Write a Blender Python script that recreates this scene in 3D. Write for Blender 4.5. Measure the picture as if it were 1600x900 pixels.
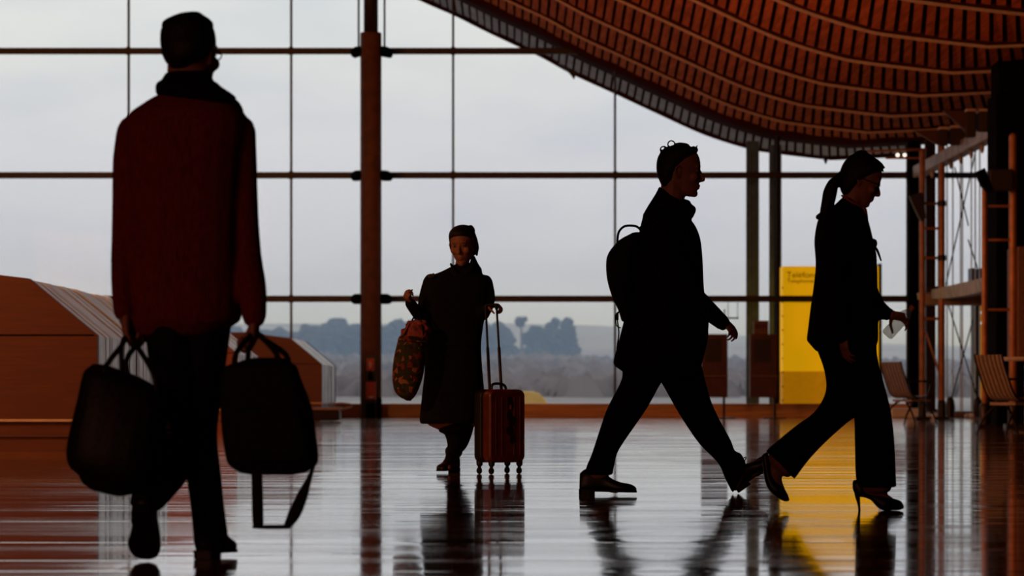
import bpy, bmesh, math, random
from mathutils import Vector, Matrix, noise
random.seed(7)
V = Vector
for o in list(bpy.data.objects): bpy.data.objects.remove(o)
SC = bpy.context.scene
COL = SC.collection
K = 5000.0; HZ = 607.0; CAMH = 0.55
def W(px, py, Y):
    """point at distance Y that the photograph shows at (px, py)"""
    return V(((px-800.0)*Y/K, Y, CAMH-(py-HZ)*Y/K))
# ------------------------------------------------------------------ camera
cd = bpy.data.cameras.new('camera'); cam = bpy.data.objects.new('camera', cd); COL.objects.link(cam)
cam.location = (0, 0, CAMH); cam.rotation_euler = (math.pi/2, 0, 0)
cd.sensor_width = 36; cd.lens = 36*K/1600; cd.shift_y = (HZ-450)/1600
cd.clip_start = .1; cd.clip_end = 5000
cd.dof.use_dof = True; cd.dof.focus_distance = 18.0; cd.dof.aperture_fstop = 5.0
SC.camera = cam
SC.view_settings.view_transform = 'Standard'; SC.view_settings.look = 'None'
SC.view_settings.exposure = 0.0; SC.view_settings.gamma = 1.0
SC.view_settings.use_curve_mapping = False
# ------------------------------------------------------------------ sky
wd = bpy.data.worlds.new('sky'); SC.world = wd; wd.use_nodes = True
nt = wd.node_tree; nt.nodes.clear()
N = nt.nodes.new; L = nt.links.new
out = N('ShaderNodeOutputWorld'); bg = N('ShaderNodeBackground'); tc = N('ShaderNodeTexCoord')
sep = N('ShaderNodeSeparateXYZ'); L(tc.outputs['Generated'], sep.inputs[0])
ramp = N('ShaderNodeValToRGB'); L(sep.outputs['Z'], ramp.inputs[0])
cr = ramp.color_ramp
cr.elements[0].position = 0.0; cr.elements[0].color = (.62, .69, .83, 1)
cr.elements[1].position = 1.0; cr.elements[1].color = (.70, .72, .72, 1)
for p, c in ((.018, (.61, .665, .80)), (.035, (.59, .61, .73)), (.07, (.655, .655, .715)), (.10, (.71, .71, .71)), (.125, (.74, .745, .73))):
    e = cr.elements.new(p); e.color = (*c, 1)
mp = N('ShaderNodeMapping'); mp.inputs['Scale'].default_value = (9, 9, 30); L(tc.outputs['Generated'], mp.inputs[0])
ns = N('ShaderNodeTexNoise'); ns.inputs['Scale'].default_value = 1.3; ns.inputs['Detail'].default_value = 4; L(mp.outputs[0], ns.inputs['Vector'])
r2 = N('ShaderNodeValToRGB'); L(ns.outputs[0], r2.inputs[0])
r2.color_ramp.elements[0].position = .3; r2.color_ramp.elements[0].color = (.91, .925, .955, 1)
r2.color_ramp.elements[1].position = .55; r2.color_ramp.elements[1].color = (1.03, 1.02, 1.01, 1)
mx = N('ShaderNodeMix'); mx.data_type = 'RGBA'; mx.blend_type = 'MULTIPLY'; mx.inputs[0].default_value = 1
L(ramp.outputs[0], mx.inputs[6]); L(r2.outputs[0], mx.inputs[7])
L(mx.outputs[2], bg.inputs[0]); bg.inputs[1].default_value = 1.08
L(bg.outputs[0], out.inputs[0])
# ------------------------------------------------------------------ added warm lights, out of view, to brighten hall and people
def lamp(name, loc, target, size, energy, color):
    ld = bpy.data.lights.new(name, 'AREA'); ld.shape = 'SQUARE'; ld.size = size; ld.energy = energy; ld.color = color
    o = bpy.data.objects.new(name, ld); COL.objects.link(o); o.location = loc
    o.rotation_euler = (V(target)-V(loc)).to_track_quat('-Z', 'Y').to_euler()
    return o
lamp('hall_lamp', (-10, -6, 4.5), (-1, 14, 1.2), 5, 330, (1, .34, .2))        # added fill behind the camera for the coat and near figures
lamp('hall_lamp', (-12, 35, 3.6), (3, 50, 6.3), 2.5, 930, (1, .33, .12))      # uplight added out of view over the kiosks, brightens the wooden ceiling
lamp('hall_lamp', (-9, 23, 5.4), (3, 60, 2.0), 3.0, 560, (1, .42, .13))        # added unseen light for the far sill, column and ceiling
ld = bpy.data.lights.new('ceiling_spot', 'SPOT'); ld.energy = 850; ld.color = (1, .36, .12); ld.spot_size = math.radians(22); ld.spot_blend = .6; ld.shadow_soft_size = .12
o = bpy.data.objects.new('ceiling_spot', ld); COL.objects.link(o); o.location = (-7, 12.5, 4.6); o.rotation_euler = (V((-.35, 20.8, .8))-V(o.location)).to_track_quat('-Z', 'Y').to_euler()  # added narrow spot out of view, brightens the woman with the suitcase
# ------------------------------------------------------------------ materials
def mat(name, col, rough=.6, metal=0, spec=.5, var=0.0, scale=20, stretch=(1, 1, 1), bump=0.0, col2=None, coord='Object', lo=.35, hi=.65):
    m = bpy.data.materials.new(name); m.use_nodes = True
    t = m.node_tree; b = t.nodes['Principled BSDF']
    b.inputs['Roughness'].default_value = rough; b.inputs['Metallic'].default_value = metal
    b.inputs['Specular IOR Level'].default_value = spec
    b.inputs['Base Color'].default_value = (*col, 1)
    if var or bump or col2:
        c = t.nodes.new('ShaderNodeTexCoord'); mpn = t.nodes.new('ShaderNodeMapping'); mpn.inputs['Scale'].default_value = stretch
        t.links.new(c.outputs[coord], mpn.inputs[0])
        n = t.nodes.new('ShaderNodeTexNoise'); n.inputs['Scale'].default_value = scale; n.inputs['Detail'].default_value = 4
        t.links.new(mpn.outputs[0], n.inputs['Vector'])
        r = t.nodes.new('ShaderNodeValToRGB'); t.links.new(n.outputs[0], r.inputs[0])
        r.color_ramp.elements[0].position = lo; r.color_ramp.elements[1].position = hi
        c2 = col2 or tuple(min(1, x*(1+var)) for x in col); c1 = tuple(x*(1-var) for x in col)
        r.color_ramp.elements[0].color = (*c1, 1); r.color_ramp.elements[1].color = (*c2, 1)
        t.links.new(r.outputs[0], b.inputs['Base Color'])
        if bump:
            bp = t.nodes.new('ShaderNodeBump'); bp.inputs['Strength'].default_value = bump; bp.inputs['Distance'].default_value = .01
            t.links.new(n.outputs[0], bp.inputs['Height']); t.links.new(bp.outputs[0], b.inputs['Normal'])
    return m
M = {}
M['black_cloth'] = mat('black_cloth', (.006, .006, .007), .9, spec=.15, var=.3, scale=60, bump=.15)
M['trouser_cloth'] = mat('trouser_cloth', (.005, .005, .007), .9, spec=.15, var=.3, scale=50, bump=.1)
M['maroon_cloth'] = mat('maroon_cloth', (.14, .016, .016), .9, spec=.15, var=.3, scale=90, stretch=(2, 2, .3), bump=.2)
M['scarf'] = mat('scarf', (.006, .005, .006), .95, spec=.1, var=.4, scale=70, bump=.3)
M['skin'] = mat('skin', (.32, .14, .09), .55, spec=.35, var=.12, scale=25)
M['white_eye'] = mat('white_eye', (.16, .12, .11), .4, var=.05)
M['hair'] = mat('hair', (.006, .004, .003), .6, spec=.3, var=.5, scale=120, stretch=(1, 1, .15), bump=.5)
M['black_leather'] = mat('black_leather', (.006, .005, .005), .55, spec=.3, var=.3, scale=60, bump=.2)
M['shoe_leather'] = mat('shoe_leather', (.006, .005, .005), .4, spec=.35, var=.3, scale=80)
M['blouse'] = mat('blouse', (.35, .06, .08), .8, var=.1)
M['nylon'] = mat('nylon', (.007, .007, .008), .8, spec=.2, var=.3, scale=70, bump=.2)
M['metal_dark'] = mat('metal_dark', (.03, .022, .02), .45, .6, var=.2)
M['metal_bright'] = mat('metal_bright', (.6, .6, .6), .25, 1, var=.1)
M['frame_brown'] = mat('frame_brown', (.035, .017, .01), .5, .2, var=.25, scale=8)
M['column'] = mat('column', (.15, .06, .03), .7, .1, var=.2, scale=5)
M['post_grey'] = mat('post_grey', (.07, .12, .19), .7, .1, var=.15, scale=6)
M['kerb'] = mat('kerb', (.62, .32, .13), .45, var=.2, scale=3, stretch=(.3, 3, 6))
M['wood_front'] = mat('wood_front', (.11, .022, .008), .55, var=.15, scale=6, stretch=(.4, 1, 5))
M['louvre'] = mat('louvre', (.70, .74, .78), .36, .6, var=.2, scale=3)
M['louvre_dark'] = mat('louvre_dark', (.04, .04, .045), .6, .2, var=.2)
M['slat'] = mat('slat', (.55, .15, .04), .9, spec=.05, var=.25, scale=2.5, stretch=(6, .4, 6))
M['eave_slat'] = mat('eave_slat', (.42, .41, .40), .7, spec=.2, var=.2, scale=3)  # slat colour turned pale grey for the daylight on the eave
M['edge_red'] = mat('edge_red', (.05, .012, .01), .95, spec=.02, var=.2)
M['rib'] = mat('rib', (.62, .42, .30), .4, .2, var=.1)
M['void'] = mat('void', (.012, .006, .005), .95, spec=.1, var=.3)
M['wall_dark'] = mat('wall_dark', (.05, .03, .022), .9, spec=.2, var=.2, scale=1.5)
M['copper_tube'] = mat('copper_tube', (.42, .17, .06), .45, .3, var=.2, scale=6)
M['beam_pale'] = mat('beam_pale', (.38, .30, .24), .5, .2, var=.3, scale=4)
M['black_paint'] = mat('black_paint', (.003, .003, .003), .95, spec=.02, var=.3)
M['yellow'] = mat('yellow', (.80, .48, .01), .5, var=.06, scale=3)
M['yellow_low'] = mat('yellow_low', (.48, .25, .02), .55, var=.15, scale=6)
M['letter'] = mat('letter', (.10, .06, .02), .6, var=.1)
M['board_red'] = mat('board_red', (.075, .02, .016), .6, var=.2, scale=5)
M['board_dark'] = mat('board_dark', (.02, .008, .008), .6, var=.2)
M['box_brown'] = mat('box_brown', (.16, .07, .035), .7, var=.2)
M['red_sign'] = mat('red_sign', (.55, .06, .03), .5, var=.2, scale=30)
M['white_paint'] = mat('white_paint', (.8, .78, .75), .5, var=.05)
M['green_dark'] = mat('green_dark', (.03, .035, .015), .6, var=.2)
M['chair_metal'] = mat('chair_metal', (.34, .27, .22), .4, .4, var=.15)
M['table_top'] = mat('table_top', (.42, .33, .28), .5, var=.1)
M['stone'] = mat('stone', (.20, .15, .13), .7, var=.4, scale=5)
M['case_red'] = mat('case_red', (.13, .022, .012), .38, var=.25, scale=14)
M['case_dark'] = mat('case_dark', (.01, .007, .007), .5, var=.2)
M['cap_orange'] = mat('cap_orange', (.6, .16, .07), .5, var=.1)
M['pink_cloth'] = mat('pink_cloth', (.30, .07, .07), .9, var=.4, scale=40, bump=.4)
M['asphalt'] = mat('asphalt', (.15, .145, .16), .9, var=.15, scale=.4)
M['scrub'] = mat('scrub', (.26, .22, .215), .95, spec=.1, var=.3, scale=.08)
M['field'] = mat('field', (.30, .27, .27), .95, spec=.1, var=.25, scale=.06, stretch=(1, .3, 1))
M['leaf_a'] = mat('leaf_a', (.022, .034, .036), .9, spec=.1, var=.4, scale=1.2)
M['leaf_b'] = mat('leaf_b', (.03, .042, .042), .9, spec=.1, var=.4, scale=1.2)
M['bark'] = mat('bark', (.05, .04, .035), .9, var=.3)
M['bulb'] = mat('bulb', (1, .9, .8)); M['bulb'].node_tree.nodes['Principled BSDF'].inputs['Emission Color'].default_value = (1, .85, .7, 1); M['bulb'].node_tree.nodes['Principled BSDF'].inputs['Emission Strength'].default_value = 1.5
M['ochre'] = mat('ochre', (.75, .46, .13), .55, var=.08, scale=3)
M['steel_ext'] = mat('steel_ext', (.6, .62, .63), .6, .1, var=.1)
_b = M['yellow'].node_tree.nodes['Principled BSDF']; _b.inputs['Emission Color'].default_value = (.85, .40, .002, 1); _b.inputs['Emission Strength'].default_value = .62  # added glow brightens the upper panel
_b = M['yellow_low'].node_tree.nodes['Principled BSDF']; _b.inputs['Emission Color'].default_value = (.50, .19, .001, 1); _b.inputs['Emission Strength'].default_value = .55  # glow also added to the lower panel and the outside cabinet
# flowered tote cloth
def flower_mat():
    m = bpy.data.materials.new('flowered_cloth'); m.use_nodes = True; t = m.node_tree; b = t.nodes['Principled BSDF']
    c = t.nodes.new('ShaderNodeTexCoord'); v = t.nodes.new('ShaderNodeTexVoronoi'); v.inputs['Scale'].default_value = 42
    t.links.new(c.outputs['Object'], v.inputs['Vector'])
    r = t.nodes.new('ShaderNodeValToRGB'); r.color_ramp.interpolation = 'CONSTANT'
    sp = t.nodes.new('ShaderNodeSeparateColor'); t.links.new(v.outputs['Color'], sp.inputs[0]); t.links.new(sp.outputs[0], r.inputs[0])
    els = r.color_ramp.elements; els[0].color = (.03, .035, .012, 1); els[1].position = .35; els[1].color = (.05, .015, .012, 1)
    for p, cc in ((.5, (.20, .035, .02)), (.62, (.05, .055, .02)), (.75, (.33, .12, .04)), (.85, (.02, .015, .01)), (.94, (.35, .15, .09))):
        e = els.new(p); e.color = (*cc, 1)
    t.links.new(r.outputs[0], b.inputs['Base Color']); b.inputs['Roughness'].default_value = .85
    return m
M['flowered'] = flower_mat()
def glass_mat(name, tint=(.97, .985, .99), refl=.012):
    m = bpy.data.materials.new(name); m.use_nodes = True; t = m.node_tree; t.nodes.clear()
    o = t.nodes.new('ShaderNodeOutputMaterial'); a = t.nodes.new('ShaderNodeBsdfTransparent'); g = t.nodes.new('ShaderNodeBsdfGlossy')
    x = t.nodes.new('ShaderNodeMixShader'); f = t.nodes.new('ShaderNodeLayerWeight'); f.inputs[0].default_value = .2
    mm = t.nodes.new('ShaderNodeMath'); mm.operation = 'MULTIPLY'; mm.inputs[1].default_value = refl*4; t.links.new(f.outputs[0], mm.inputs[0])
    a.inputs[0].default_value = (*tint, 1); g.inputs['Roughness'].default_value = .02
    t.links.new(mm.outputs[0], x.inputs[0]); t.links.new(a.outputs[0], x.inputs[1]); t.links.new(g.outputs[0], x.inputs[2]); t.links.new(x.outputs[0], o.inputs[0])
    return m
M['glass'] = glass_mat('window_glass')
def bottle_mat():
    m = bpy.data.materials.new('clear_plastic'); m.use_nodes = True; t = m.node_tree; t.nodes.clear()
    o = t.nodes.new('ShaderNodeOutputMaterial'); tr_ = t.nodes.new('ShaderNodeBsdfTransparent'); tl = t.nodes.new('ShaderNodeBsdfTranslucent'); gl = t.nodes.new('ShaderNodeBsdfGlossy')
    tr_.inputs[0].default_value = (.93, .9, .87, 1); tl.inputs[0].default_value = (.9, .82, .74, 1); gl.inputs['Roughness'].default_value = .12
    a = t.nodes.new('ShaderNodeMixShader'); a.inputs[0].default_value = .35; b = t.nodes.new('ShaderNodeMixShader'); b.inputs[0].default_value = .08
    t.links.new(tr_.outputs[0], a.inputs[1]); t.links.new(tl.outputs[0], a.inputs[2]); t.links.new(a.outputs[0], b.inputs[1]); t.links.new(gl.outputs[0], b.inputs[2]); t.links.new(b.outputs[0], o.inputs[0])
    return m
M['plastic'] = bottle_mat()
def floor_mat():
    m = bpy.data.materials.new('polished_stone_tiles'); m.use_nodes = True; t = m.node_tree; b = t.nodes['Principled BSDF']; n_ = t.nodes.new; l_ = t.links.new
    c = n_('ShaderNodeTexCoord'); s = n_('ShaderNodeSeparateXYZ'); l_(c.outputs['Object'], s.inputs[0])
    br = n_('ShaderNodeTexBrick'); br.inputs['Scale'].default_value = 1; br.inputs['Brick Width'].default_value = 1.2; br.inputs['Row Height'].default_value = .30
    br.inputs['Mortar Size'].default_value = .004; br.inputs['Mortar Smooth'].default_value = .3
    br.inputs['Color1'].default_value = (.33, .14, .045, 1); br.inputs['Color2'].default_value = (.39, .175, .06, 1); br.inputs['Mortar'].default_value = (.06, .03, .02, 1)
    l_(c.outputs['Object'], br.inputs['Vector'])
    nz = n_('ShaderNodeTexNoise'); nz.inputs['Scale'].default_value = 3; nz.inputs['Detail'].default_value = 6; l_(c.outputs['Object'], nz.inputs['Vector'])
    mxn = n_('ShaderNodeMix'); mxn.data_type = 'RGBA'; mxn.blend_type = 'OVERLAY'; mxn.inputs[0].default_value = .25
    l_(br.outputs['Color'], mxn.inputs[6]); l_(nz.outputs['Color'], mxn.inputs[7]); l_(mxn.outputs[2], b.inputs['Base Color'])
    # every tile lies a hair out of level
    def mth(op, a, bb=None):
        x = n_('ShaderNodeMath'); x.operation = op
        for i, q in enumerate((a, bb)):
            if q is None: continue
            if isinstance(q, (int, float)): x.inputs[i].default_value = q
            else: l_(q, x.inputs[i])
        return x.outputs[0]
    row = mth('FLOOR', mth('DIVIDE', s.outputs['Y'], .30))
    par = mth('MULTIPLY', mth('MODULO', mth('ABSOLUTE', row), 2.0), .6)
    colm = mth('FLOOR', mth('DIVIDE', mth('ADD', s.outputs['X'], par), 1.2))
    cmb = n_('ShaderNodeCombineXYZ'); l_(colm, cmb.inputs[0]); l_(row, cmb.inputs[1])
    wn = n_('ShaderNodeTexWhiteNoise'); wn.noise_dimensions = '2D'; l_(cmb.outputs[0], wn.inputs['Vector'])
    rowc = n_('ShaderNodeTexWhiteNoise'); rowc.noise_dimensions = '1D'; l_(row, rowc.inputs['W'])
    mpn = n_('ShaderNodeMapping'); mpn.inputs['Scale'].default_value = (.6, 1.3, 1); l_(c.outputs['Object'], mpn.inputs[0])
    nw = n_('ShaderNodeTexNoise'); nw.inputs['Scale'].default_value = 1.0; nw.inputs['Detail'].default_value = 3; l_(mpn.outputs[0], nw.inputs['Vector'])
    mp2 = n_('ShaderNodeMapping'); mp2.inputs['Scale'].default_value = (.9, 7, 1); l_(c.outputs['Object'], mp2.inputs[0])
    nf = n_('ShaderNodeTexNoise'); nf.inputs['Scale'].default_value = 1.0; nf.inputs['Detail'].default_value = 2; l_(mp2.outputs[0], nf.inputs['Vector'])
    ty = mth('MULTIPLY', mth('SUBTRACT', wn.outputs['Value'], .5), TILT)
    ty = mth('ADD', ty, mth('MULTIPLY', mth('SUBTRACT', nw.outputs[0], .5), WAVE))
    ty = mth('ADD', ty, mth('MULTIPLY', mth('SUBTRACT', nf.outputs[0], .5), FINE))
    fr = mth('FRACT', mth('DIVIDE', s.outputs['Y'], .6)); pulse = mth('LESS_THAN', fr, .06)
    rk = n_('ShaderNodeTexWhiteNoise'); rk.noise_dimensions = '1D'; l_(mth('FLOOR', mth('DIVIDE', s.outputs['Y'], .6)), rk.inputs['W'])
    ty = mth('SUBTRACT', ty, mth('MULTIPLY', pulse, mth('MULTIPLY', mth('GREATER_THAN', rk.outputs['Value'], .35), .03)))
    sc_ = n_('ShaderNodeSeparateColor'); l_(wn.outputs['Color'], sc_.inputs[0])
    tx = mth('MULTIPLY', mth('SUBTRACT', sc_.outputs[1], .5), TILT*.25)
    nv = n_('ShaderNodeCombineXYZ'); l_(tx, nv.inputs[0]); l_(ty, nv.inputs[1]); nv.inputs[2].default_value = 1
    nn = n_('ShaderNodeVectorMath'); nn.operation = 'NORMALIZE'; l_(nv.outputs[0], nn.inputs[0]); l_(nn.outputs[0], b.inputs['Normal'])
    mp3 = n_('ShaderNodeMapping'); mp3.inputs['Scale'].default_value = (.35, 1.7, 1); l_(c.outputs['Object'], mp3.inputs[0])
    nr = n_('ShaderNodeTexNoise'); nr.inputs['Scale'].default_value = 1.0; nr.inputs['Detail'].default_value = 6; nr.inputs['Roughness'].default_value = .7; l_(mp3.outputs[0], nr.inputs['Vector'])
    mr = n_('ShaderNodeMapRange'); mr.inputs['From Min'].default_value = .38; mr.inputs['From Max'].default_value = .62; mr.inputs['To Min'].default_value = FROUGH; mr.inputs['To Max'].default_value = .18
    l_(nr.outputs[0], mr.inputs[0]); l_(mr.outputs[0], b.inputs['Roughness'])
    b.inputs['IOR'].default_value = 2.3; b.inputs['Coat Weight'].default_value = .6; b.inputs['Coat Roughness'].default_value = .055; l_(nn.outputs[0], b.inputs['Coat Normal']); b.inputs['Specular IOR Level'].default_value = .5
    return m
TILT, WAVE, FINE, FROUGH = .005, .009, .018, .02
M['floor'] = floor_mat()
# ------------------------------------------------------------------ mesh helpers
def geo(): return ([], [])
def add(g, vs, fs):
    o = len(g[0]); g[0].extend(vs); g[1].extend([tuple(i+o for i in f) for f in fs])
def box(g, a, b, rot=None, c=None):
    """axis box between corners a and b; optional rotation matrix about c"""
    x0, y0, z0 = a; x1, y1, z1 = b
    vs = [V((x, y, z)) for x in (x0, x1) for y in (y0, y1) for z in (z0, z1)]
    if rot is not None: vs = [rot @ (v-c)+c for v in vs]
    add(g, vs, [(0, 1, 3, 2), (4, 6, 7, 5), (0, 4, 5, 1), (2, 3, 7, 6), (0, 2, 6, 4), (1, 5, 7, 3)])
def rings(g, rs, cap=True, closed=True):
    n = len(rs[0]); vs = [v for r in rs for v in r]; fs = []
    for i in range(len(rs)-1):
        for j in range(n if closed else n-1):
            k = (j+1) % n
            fs.append((i*n+j, i*n+k, (i+1)*n+k, (i+1)*n+j))
    if cap:
        c0 = len(vs); vs.append(sum(rs[0], V())/n); c1 = len(vs); vs.append(sum(rs[-1], V())/n)
        for j in range(n):
            k = (j+1) % n
            fs.append((c0, k, j)); fs.append((c1, (len(rs)-1)*n+j, (len(rs)-1)*n+k))
    add(g, vs, fs)
def cat(a, b, c, d, t):
    return tuple(.5*((2*b[i])+(-a[i]+c[i])*t+(2*a[i]-5*b[i]+4*c[i]-d[i])*t*t+(-a[i]+3*b[i]-3*c[i]+d[i])*t**3) for i in range(len(b)))
def smooth(st, sub):
    if sub < 2 or len(st) < 3: return st
    r = []
    for i in range(len(st)-1):
        a = st[max(0, i-1)]; b = st[i]; c = st[i+1]; d = st[min(len(st)-1, i+2)]
        for k in range(sub): r.append(cat(a, b, c, d, k/sub))
    r.append(st[-1]); return r
def loft(g, Y, st, n=20, sub=3, e=1.0, shrink=0.0, dome=True):
    """solid through ribs; each rib (xl,yl,xr,yr,d,hd) or (y,xl,xr,d,hd): outline points, depth offset and half depth (m)"""
    q = []
    for s in st:
        q.append((s[1], s[0], s[2], s[0], s[3], s[4]) if len(s) == 5 else tuple(s))
    q = smooth(q, sub); rs = []
    for xl, yl, xr, yr, d, hd in q:
        p = W(xl, yl, Y+d); r = W(xr, yr, Y+d); c = (p+r)/2; a = (r-p)/2
        L_ = a.length
        if shrink:
            a = a*max(.2, (L_-shrink)/max(L_, 1e-5)); hd = max(hd-shrink, hd*.3)
        ring = []
        for j in range(n):
            th = 2*math.pi*j/n; cx = math.cos(th); sy = math.sin(th)
            ring.append(c+a*(abs(cx)**e*(1 if cx >= 0 else -1))+V((0, hd, 0))*(abs(sy)**e*(1 if sy >= 0 else -1)))
        rs.append(ring)
    if dome:
        for end in (0, -1):
            r = rs[end]; r2 = rs[1 if end == 0 else -2]
            c = sum(r, V())/n; dirn = c-sum(r2, V())/n
            if dirn.length > 1e-6: dirn.normalize()
            rad = min((v-c).length for v in r)
            new = [[c+(v-c)*k+dirn*rad*h for v in r] for k, h in ((.86, .25), (.5, .42))]
            rs = list(reversed(new))+rs if end == 0 else rs+new
    rings(g, rs)
def tube(g, pts, rad, n=10, sub=3, flat=1.0, up=None, dome=True):
    """round or flattened tube through 3-D points"""
    pr = []
    for i, p in enumerate(pts):
        r = rad[i] if isinstance(rad, (list, tuple)) else rad
        pr.append((p[0], p[1], p[2], r))
    pr = smooth(pr, sub); rs = []; nrm = None
    for i, p in enumerate(pr):
        a = V(pr[max(0, i-1)][:3]); b = V(pr[min(len(pr)-1, i+1)][:3]); t = (b-a)
        t = t.normalized() if t.length > 1e-9 else V((0, 0, 1))
        if nrm is None:
            u = V(up) if up else (V((0, 1, 0)) if abs(t.y) < .9 else V((1, 0, 0)))
            nrm = (u-t*u.dot(t)).normalized()
        else:
            u = V(up) if up else nrm
            nn = u-t*u.dot(t)
            nrm = nn.normalized() if nn.length > 1e-6 else nrm
        bi = t.cross(nrm)
        rs.append([V(p[:3])+(nrm*math.cos(2*math.pi*j/n)+bi*math.sin(2*math.pi*j/n)*flat)*p[3] for j in range(n)])
    if dome:
        for end in (0, -1):
            r = rs[end]; c = V(pr[end][:3]); o = V(pr[1 if end == 0 else -2][:3]); dd = (c-o).normalized() if (c-o).length > 1e-9 else V((0, 0, 1)); rr = pr[end][3]*min(1, flat)
            new = [[c+(v-c)*k+dd*rr*h for v in r] for k, h in ((.8, .6), (.35, .93))]
            rs = list(reversed(new))+rs if end == 0 else rs+new
    rings(g, rs)
def ball(g, c, r, n=14, m=9, rot=None):
    rx, ry, rz = (r, r, r) if isinstance(r, (int, float)) else r
    rs = []
    for i in range(1, m):
        ph = math.pi*i/m
        ring = []
        for j in range(n):
            th = 2*math.pi*j/n
            v = V((rx*math.sin(ph)*math.cos(th), ry*math.sin(ph)*math.sin(th), rz*math.cos(ph)))
            if rot is not None: v = rot @ v
            ring.append(V(c)+v)
        rs.append(ring)
    rings(g, rs)
def lathe(g, prof, c=V((0, 0, 0)), n=24, axis=V((0, 0, 1)), cap=True):
    q = V((0, 0, 1)).rotation_difference(V(axis))
    rings(g, [[V(c)+q @ V((r*math.cos(2*math.pi*j/n), r*math.sin(2*math.pi*j/n), z)) for j in range(n)] for r, z in prof], cap)
def prism(g, poly, y0, y1):
    """outline in XZ given depth"""
    n = len(poly); vs = [V((x, y0, z)) for x, z in poly]+[V((x, y1, z)) for x, z in poly]
    add(g, vs, [tuple(range(n)), tuple(reversed(range(n, 2*n)))]+[(i, i+n, (i+1) % n+n, (i+1) % n) for i in range(n)])
def blob(g, c, r, seed, det=3, sq=.8):
    bm = bmesh.new(); bmesh.ops.create_icosphere(bm, subdivisions=det, radius=1)
    vs = []
    for v in bm.verts:
        n = v.co.normalized(); k = 1+.35*noise.noise(n*1.7+V((seed, 0, 0)))+.22*noise.noise(n*5+V((0, seed, 0)))+.12*noise.noise(n*11+V((0, 0, seed)))
        vs.append(V(c)+V((n.x*r*k, n.y*r*k, n.z*r*k*sq)))
    add(g, vs, [tuple(v.index for v in f.verts) for f in bm.faces]); bm.free()
def link(name, g, m, parent=None, smooth_=False, bevel=0, voxel=0, relax=3, kind=None):
    me = bpy.data.meshes.new(name)
    off = V(parent.location) if parent is not None and parent.parent is None and parent.type == 'EMPTY' else V()
    if parent is not None and parent.type != 'EMPTY': off = V(parent.get('_off', (0, 0, 0)))
    me.from_pydata([tuple(v-off) for v in g[0]], [], g[1]); me.validate()
    bm = bmesh.new(); bm.from_mesh(me); bmesh.ops.recalc_face_normals(bm, faces=bm.faces); bm.to_mesh(me); bm.free()
    o = bpy.data.objects.new(name, me); COL.objects.link(o); me.materials.append(M[m] if isinstance(m, str) else m)
    if parent is not None: o.parent = parent; OFF[o.name] = off
    if voxel:
        r = o.modifiers.new('skin', 'REMESH'); r.mode = 'VOXEL'; r.voxel_size = voxel; r.use_smooth_shade = True
        s = o.modifiers.new('relax', 'SMOOTH'); s.iterations = relax; s.factor = .5
    if bevel:
        b = o.modifiers.new('edge', 'BEVEL'); b.width = bevel; b.segments = 2; b.limit_method = 'ANGLE'
    if smooth_:
        for p in me.polygons: p.use_smooth = True
    if kind: o['kind'] = kind
    return o
OFF = {}
def sub(name, g, m, part, **kw):
    """a piece of a part"""
    off = OFF.get(part.name, V())
    o = link(name, ([v-off for v in g[0]], g[1]), m, None, **kw); o.parent = part
    return o
def thing(name, label, cat_, loc=(0, 0, 0), group=None):
    o = bpy.data.objects.new(name, None); COL.objects.link(o); o.location = loc; o.empty_display_size = .1
    o['label'] = label; o['category'] = cat_
    if group: o['group'] = group
    return o
def tag(o, label, cat_, group=None, kind=None):
    o['label'] = label; o['category'] = cat_
    if group: o['group'] = group
    if kind: o['kind'] = kind
    return o
def struct(name, g, m, **kw):
    return link(name, g, m, kind='structure', **kw)
# ================================================================== THE HALL
YW = 61.1                                   # distance of the glass wall
g = geo(); box(g, (-16, -15, -.3), (14, YW+.05, 0)); struct('floor', g, 'floor')
g = geo(); box(g, (-16.3, -15, 0), (-16, YW, 11)); struct('wall_left', g, 'wall_dark')
g = geo(); box(g, (14, -15, 0), (14.3, YW, 11)); struct('wall_right', g, 'wall_dark')
g = geo(); box(g, (-16.3, -15.3, 0), (14.3, -15, 11)); struct('wall_back', g, 'wall_dark')
# roof profile (x, height) read off the lowest edge
PROF = [(-16, 8.7), (-12.5, 9.9), (-9, 10.4), (-6, 10.0), (-3.6, 9.25), (-1.843, 8.43), (-1.181, 8.14), (-.519, 7.81), (.182, 7.48), (.649, 7.26), (1.233, 6.94),
        (2.09, 6.547), (2.985, 6.13), (3.894, 5.72), (4.75, 5.443), (5.23, 5.35), (6.32, 5.22), (6.70, 5.21), (8.3, 5.29)]
PS = smooth(PROF, 10)
def profz(x):
    for a, b in zip(PS, PS[1:]):
        if a[0] <= x <= b[0]: return a[1]+(b[1]-a[1])*(x-a[0])/(b[0]-a[0])
    return PS[-1][1]
ARC = [0]
for a, b in zip(PS, PS[1:]): ARC.append(ARC[-1]+math.hypot(b[0]-a[0], b[1]-a[1]))
def at_arc(s):
    for i in range(len(PS)-1):
        if ARC[i+1] >= s:
            t = (s-ARC[i])/max(1e-9, ARC[i+1]-ARC[i]); a, b = PS[i], PS[i+1]
            d = V((b[0]-a[0], b[1]-a[1])).normalized()
            return a[0]+(b[0]-a[0])*t, a[1]+(b[1]-a[1])*t, d
    return PS[-1][0], PS[-1][1], V((1, 0))
YE = 64.9
RIBS = [58.2, 54.7, 50.9, 47.2, 43.6, 39.9, 36.3, 32.7]
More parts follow.
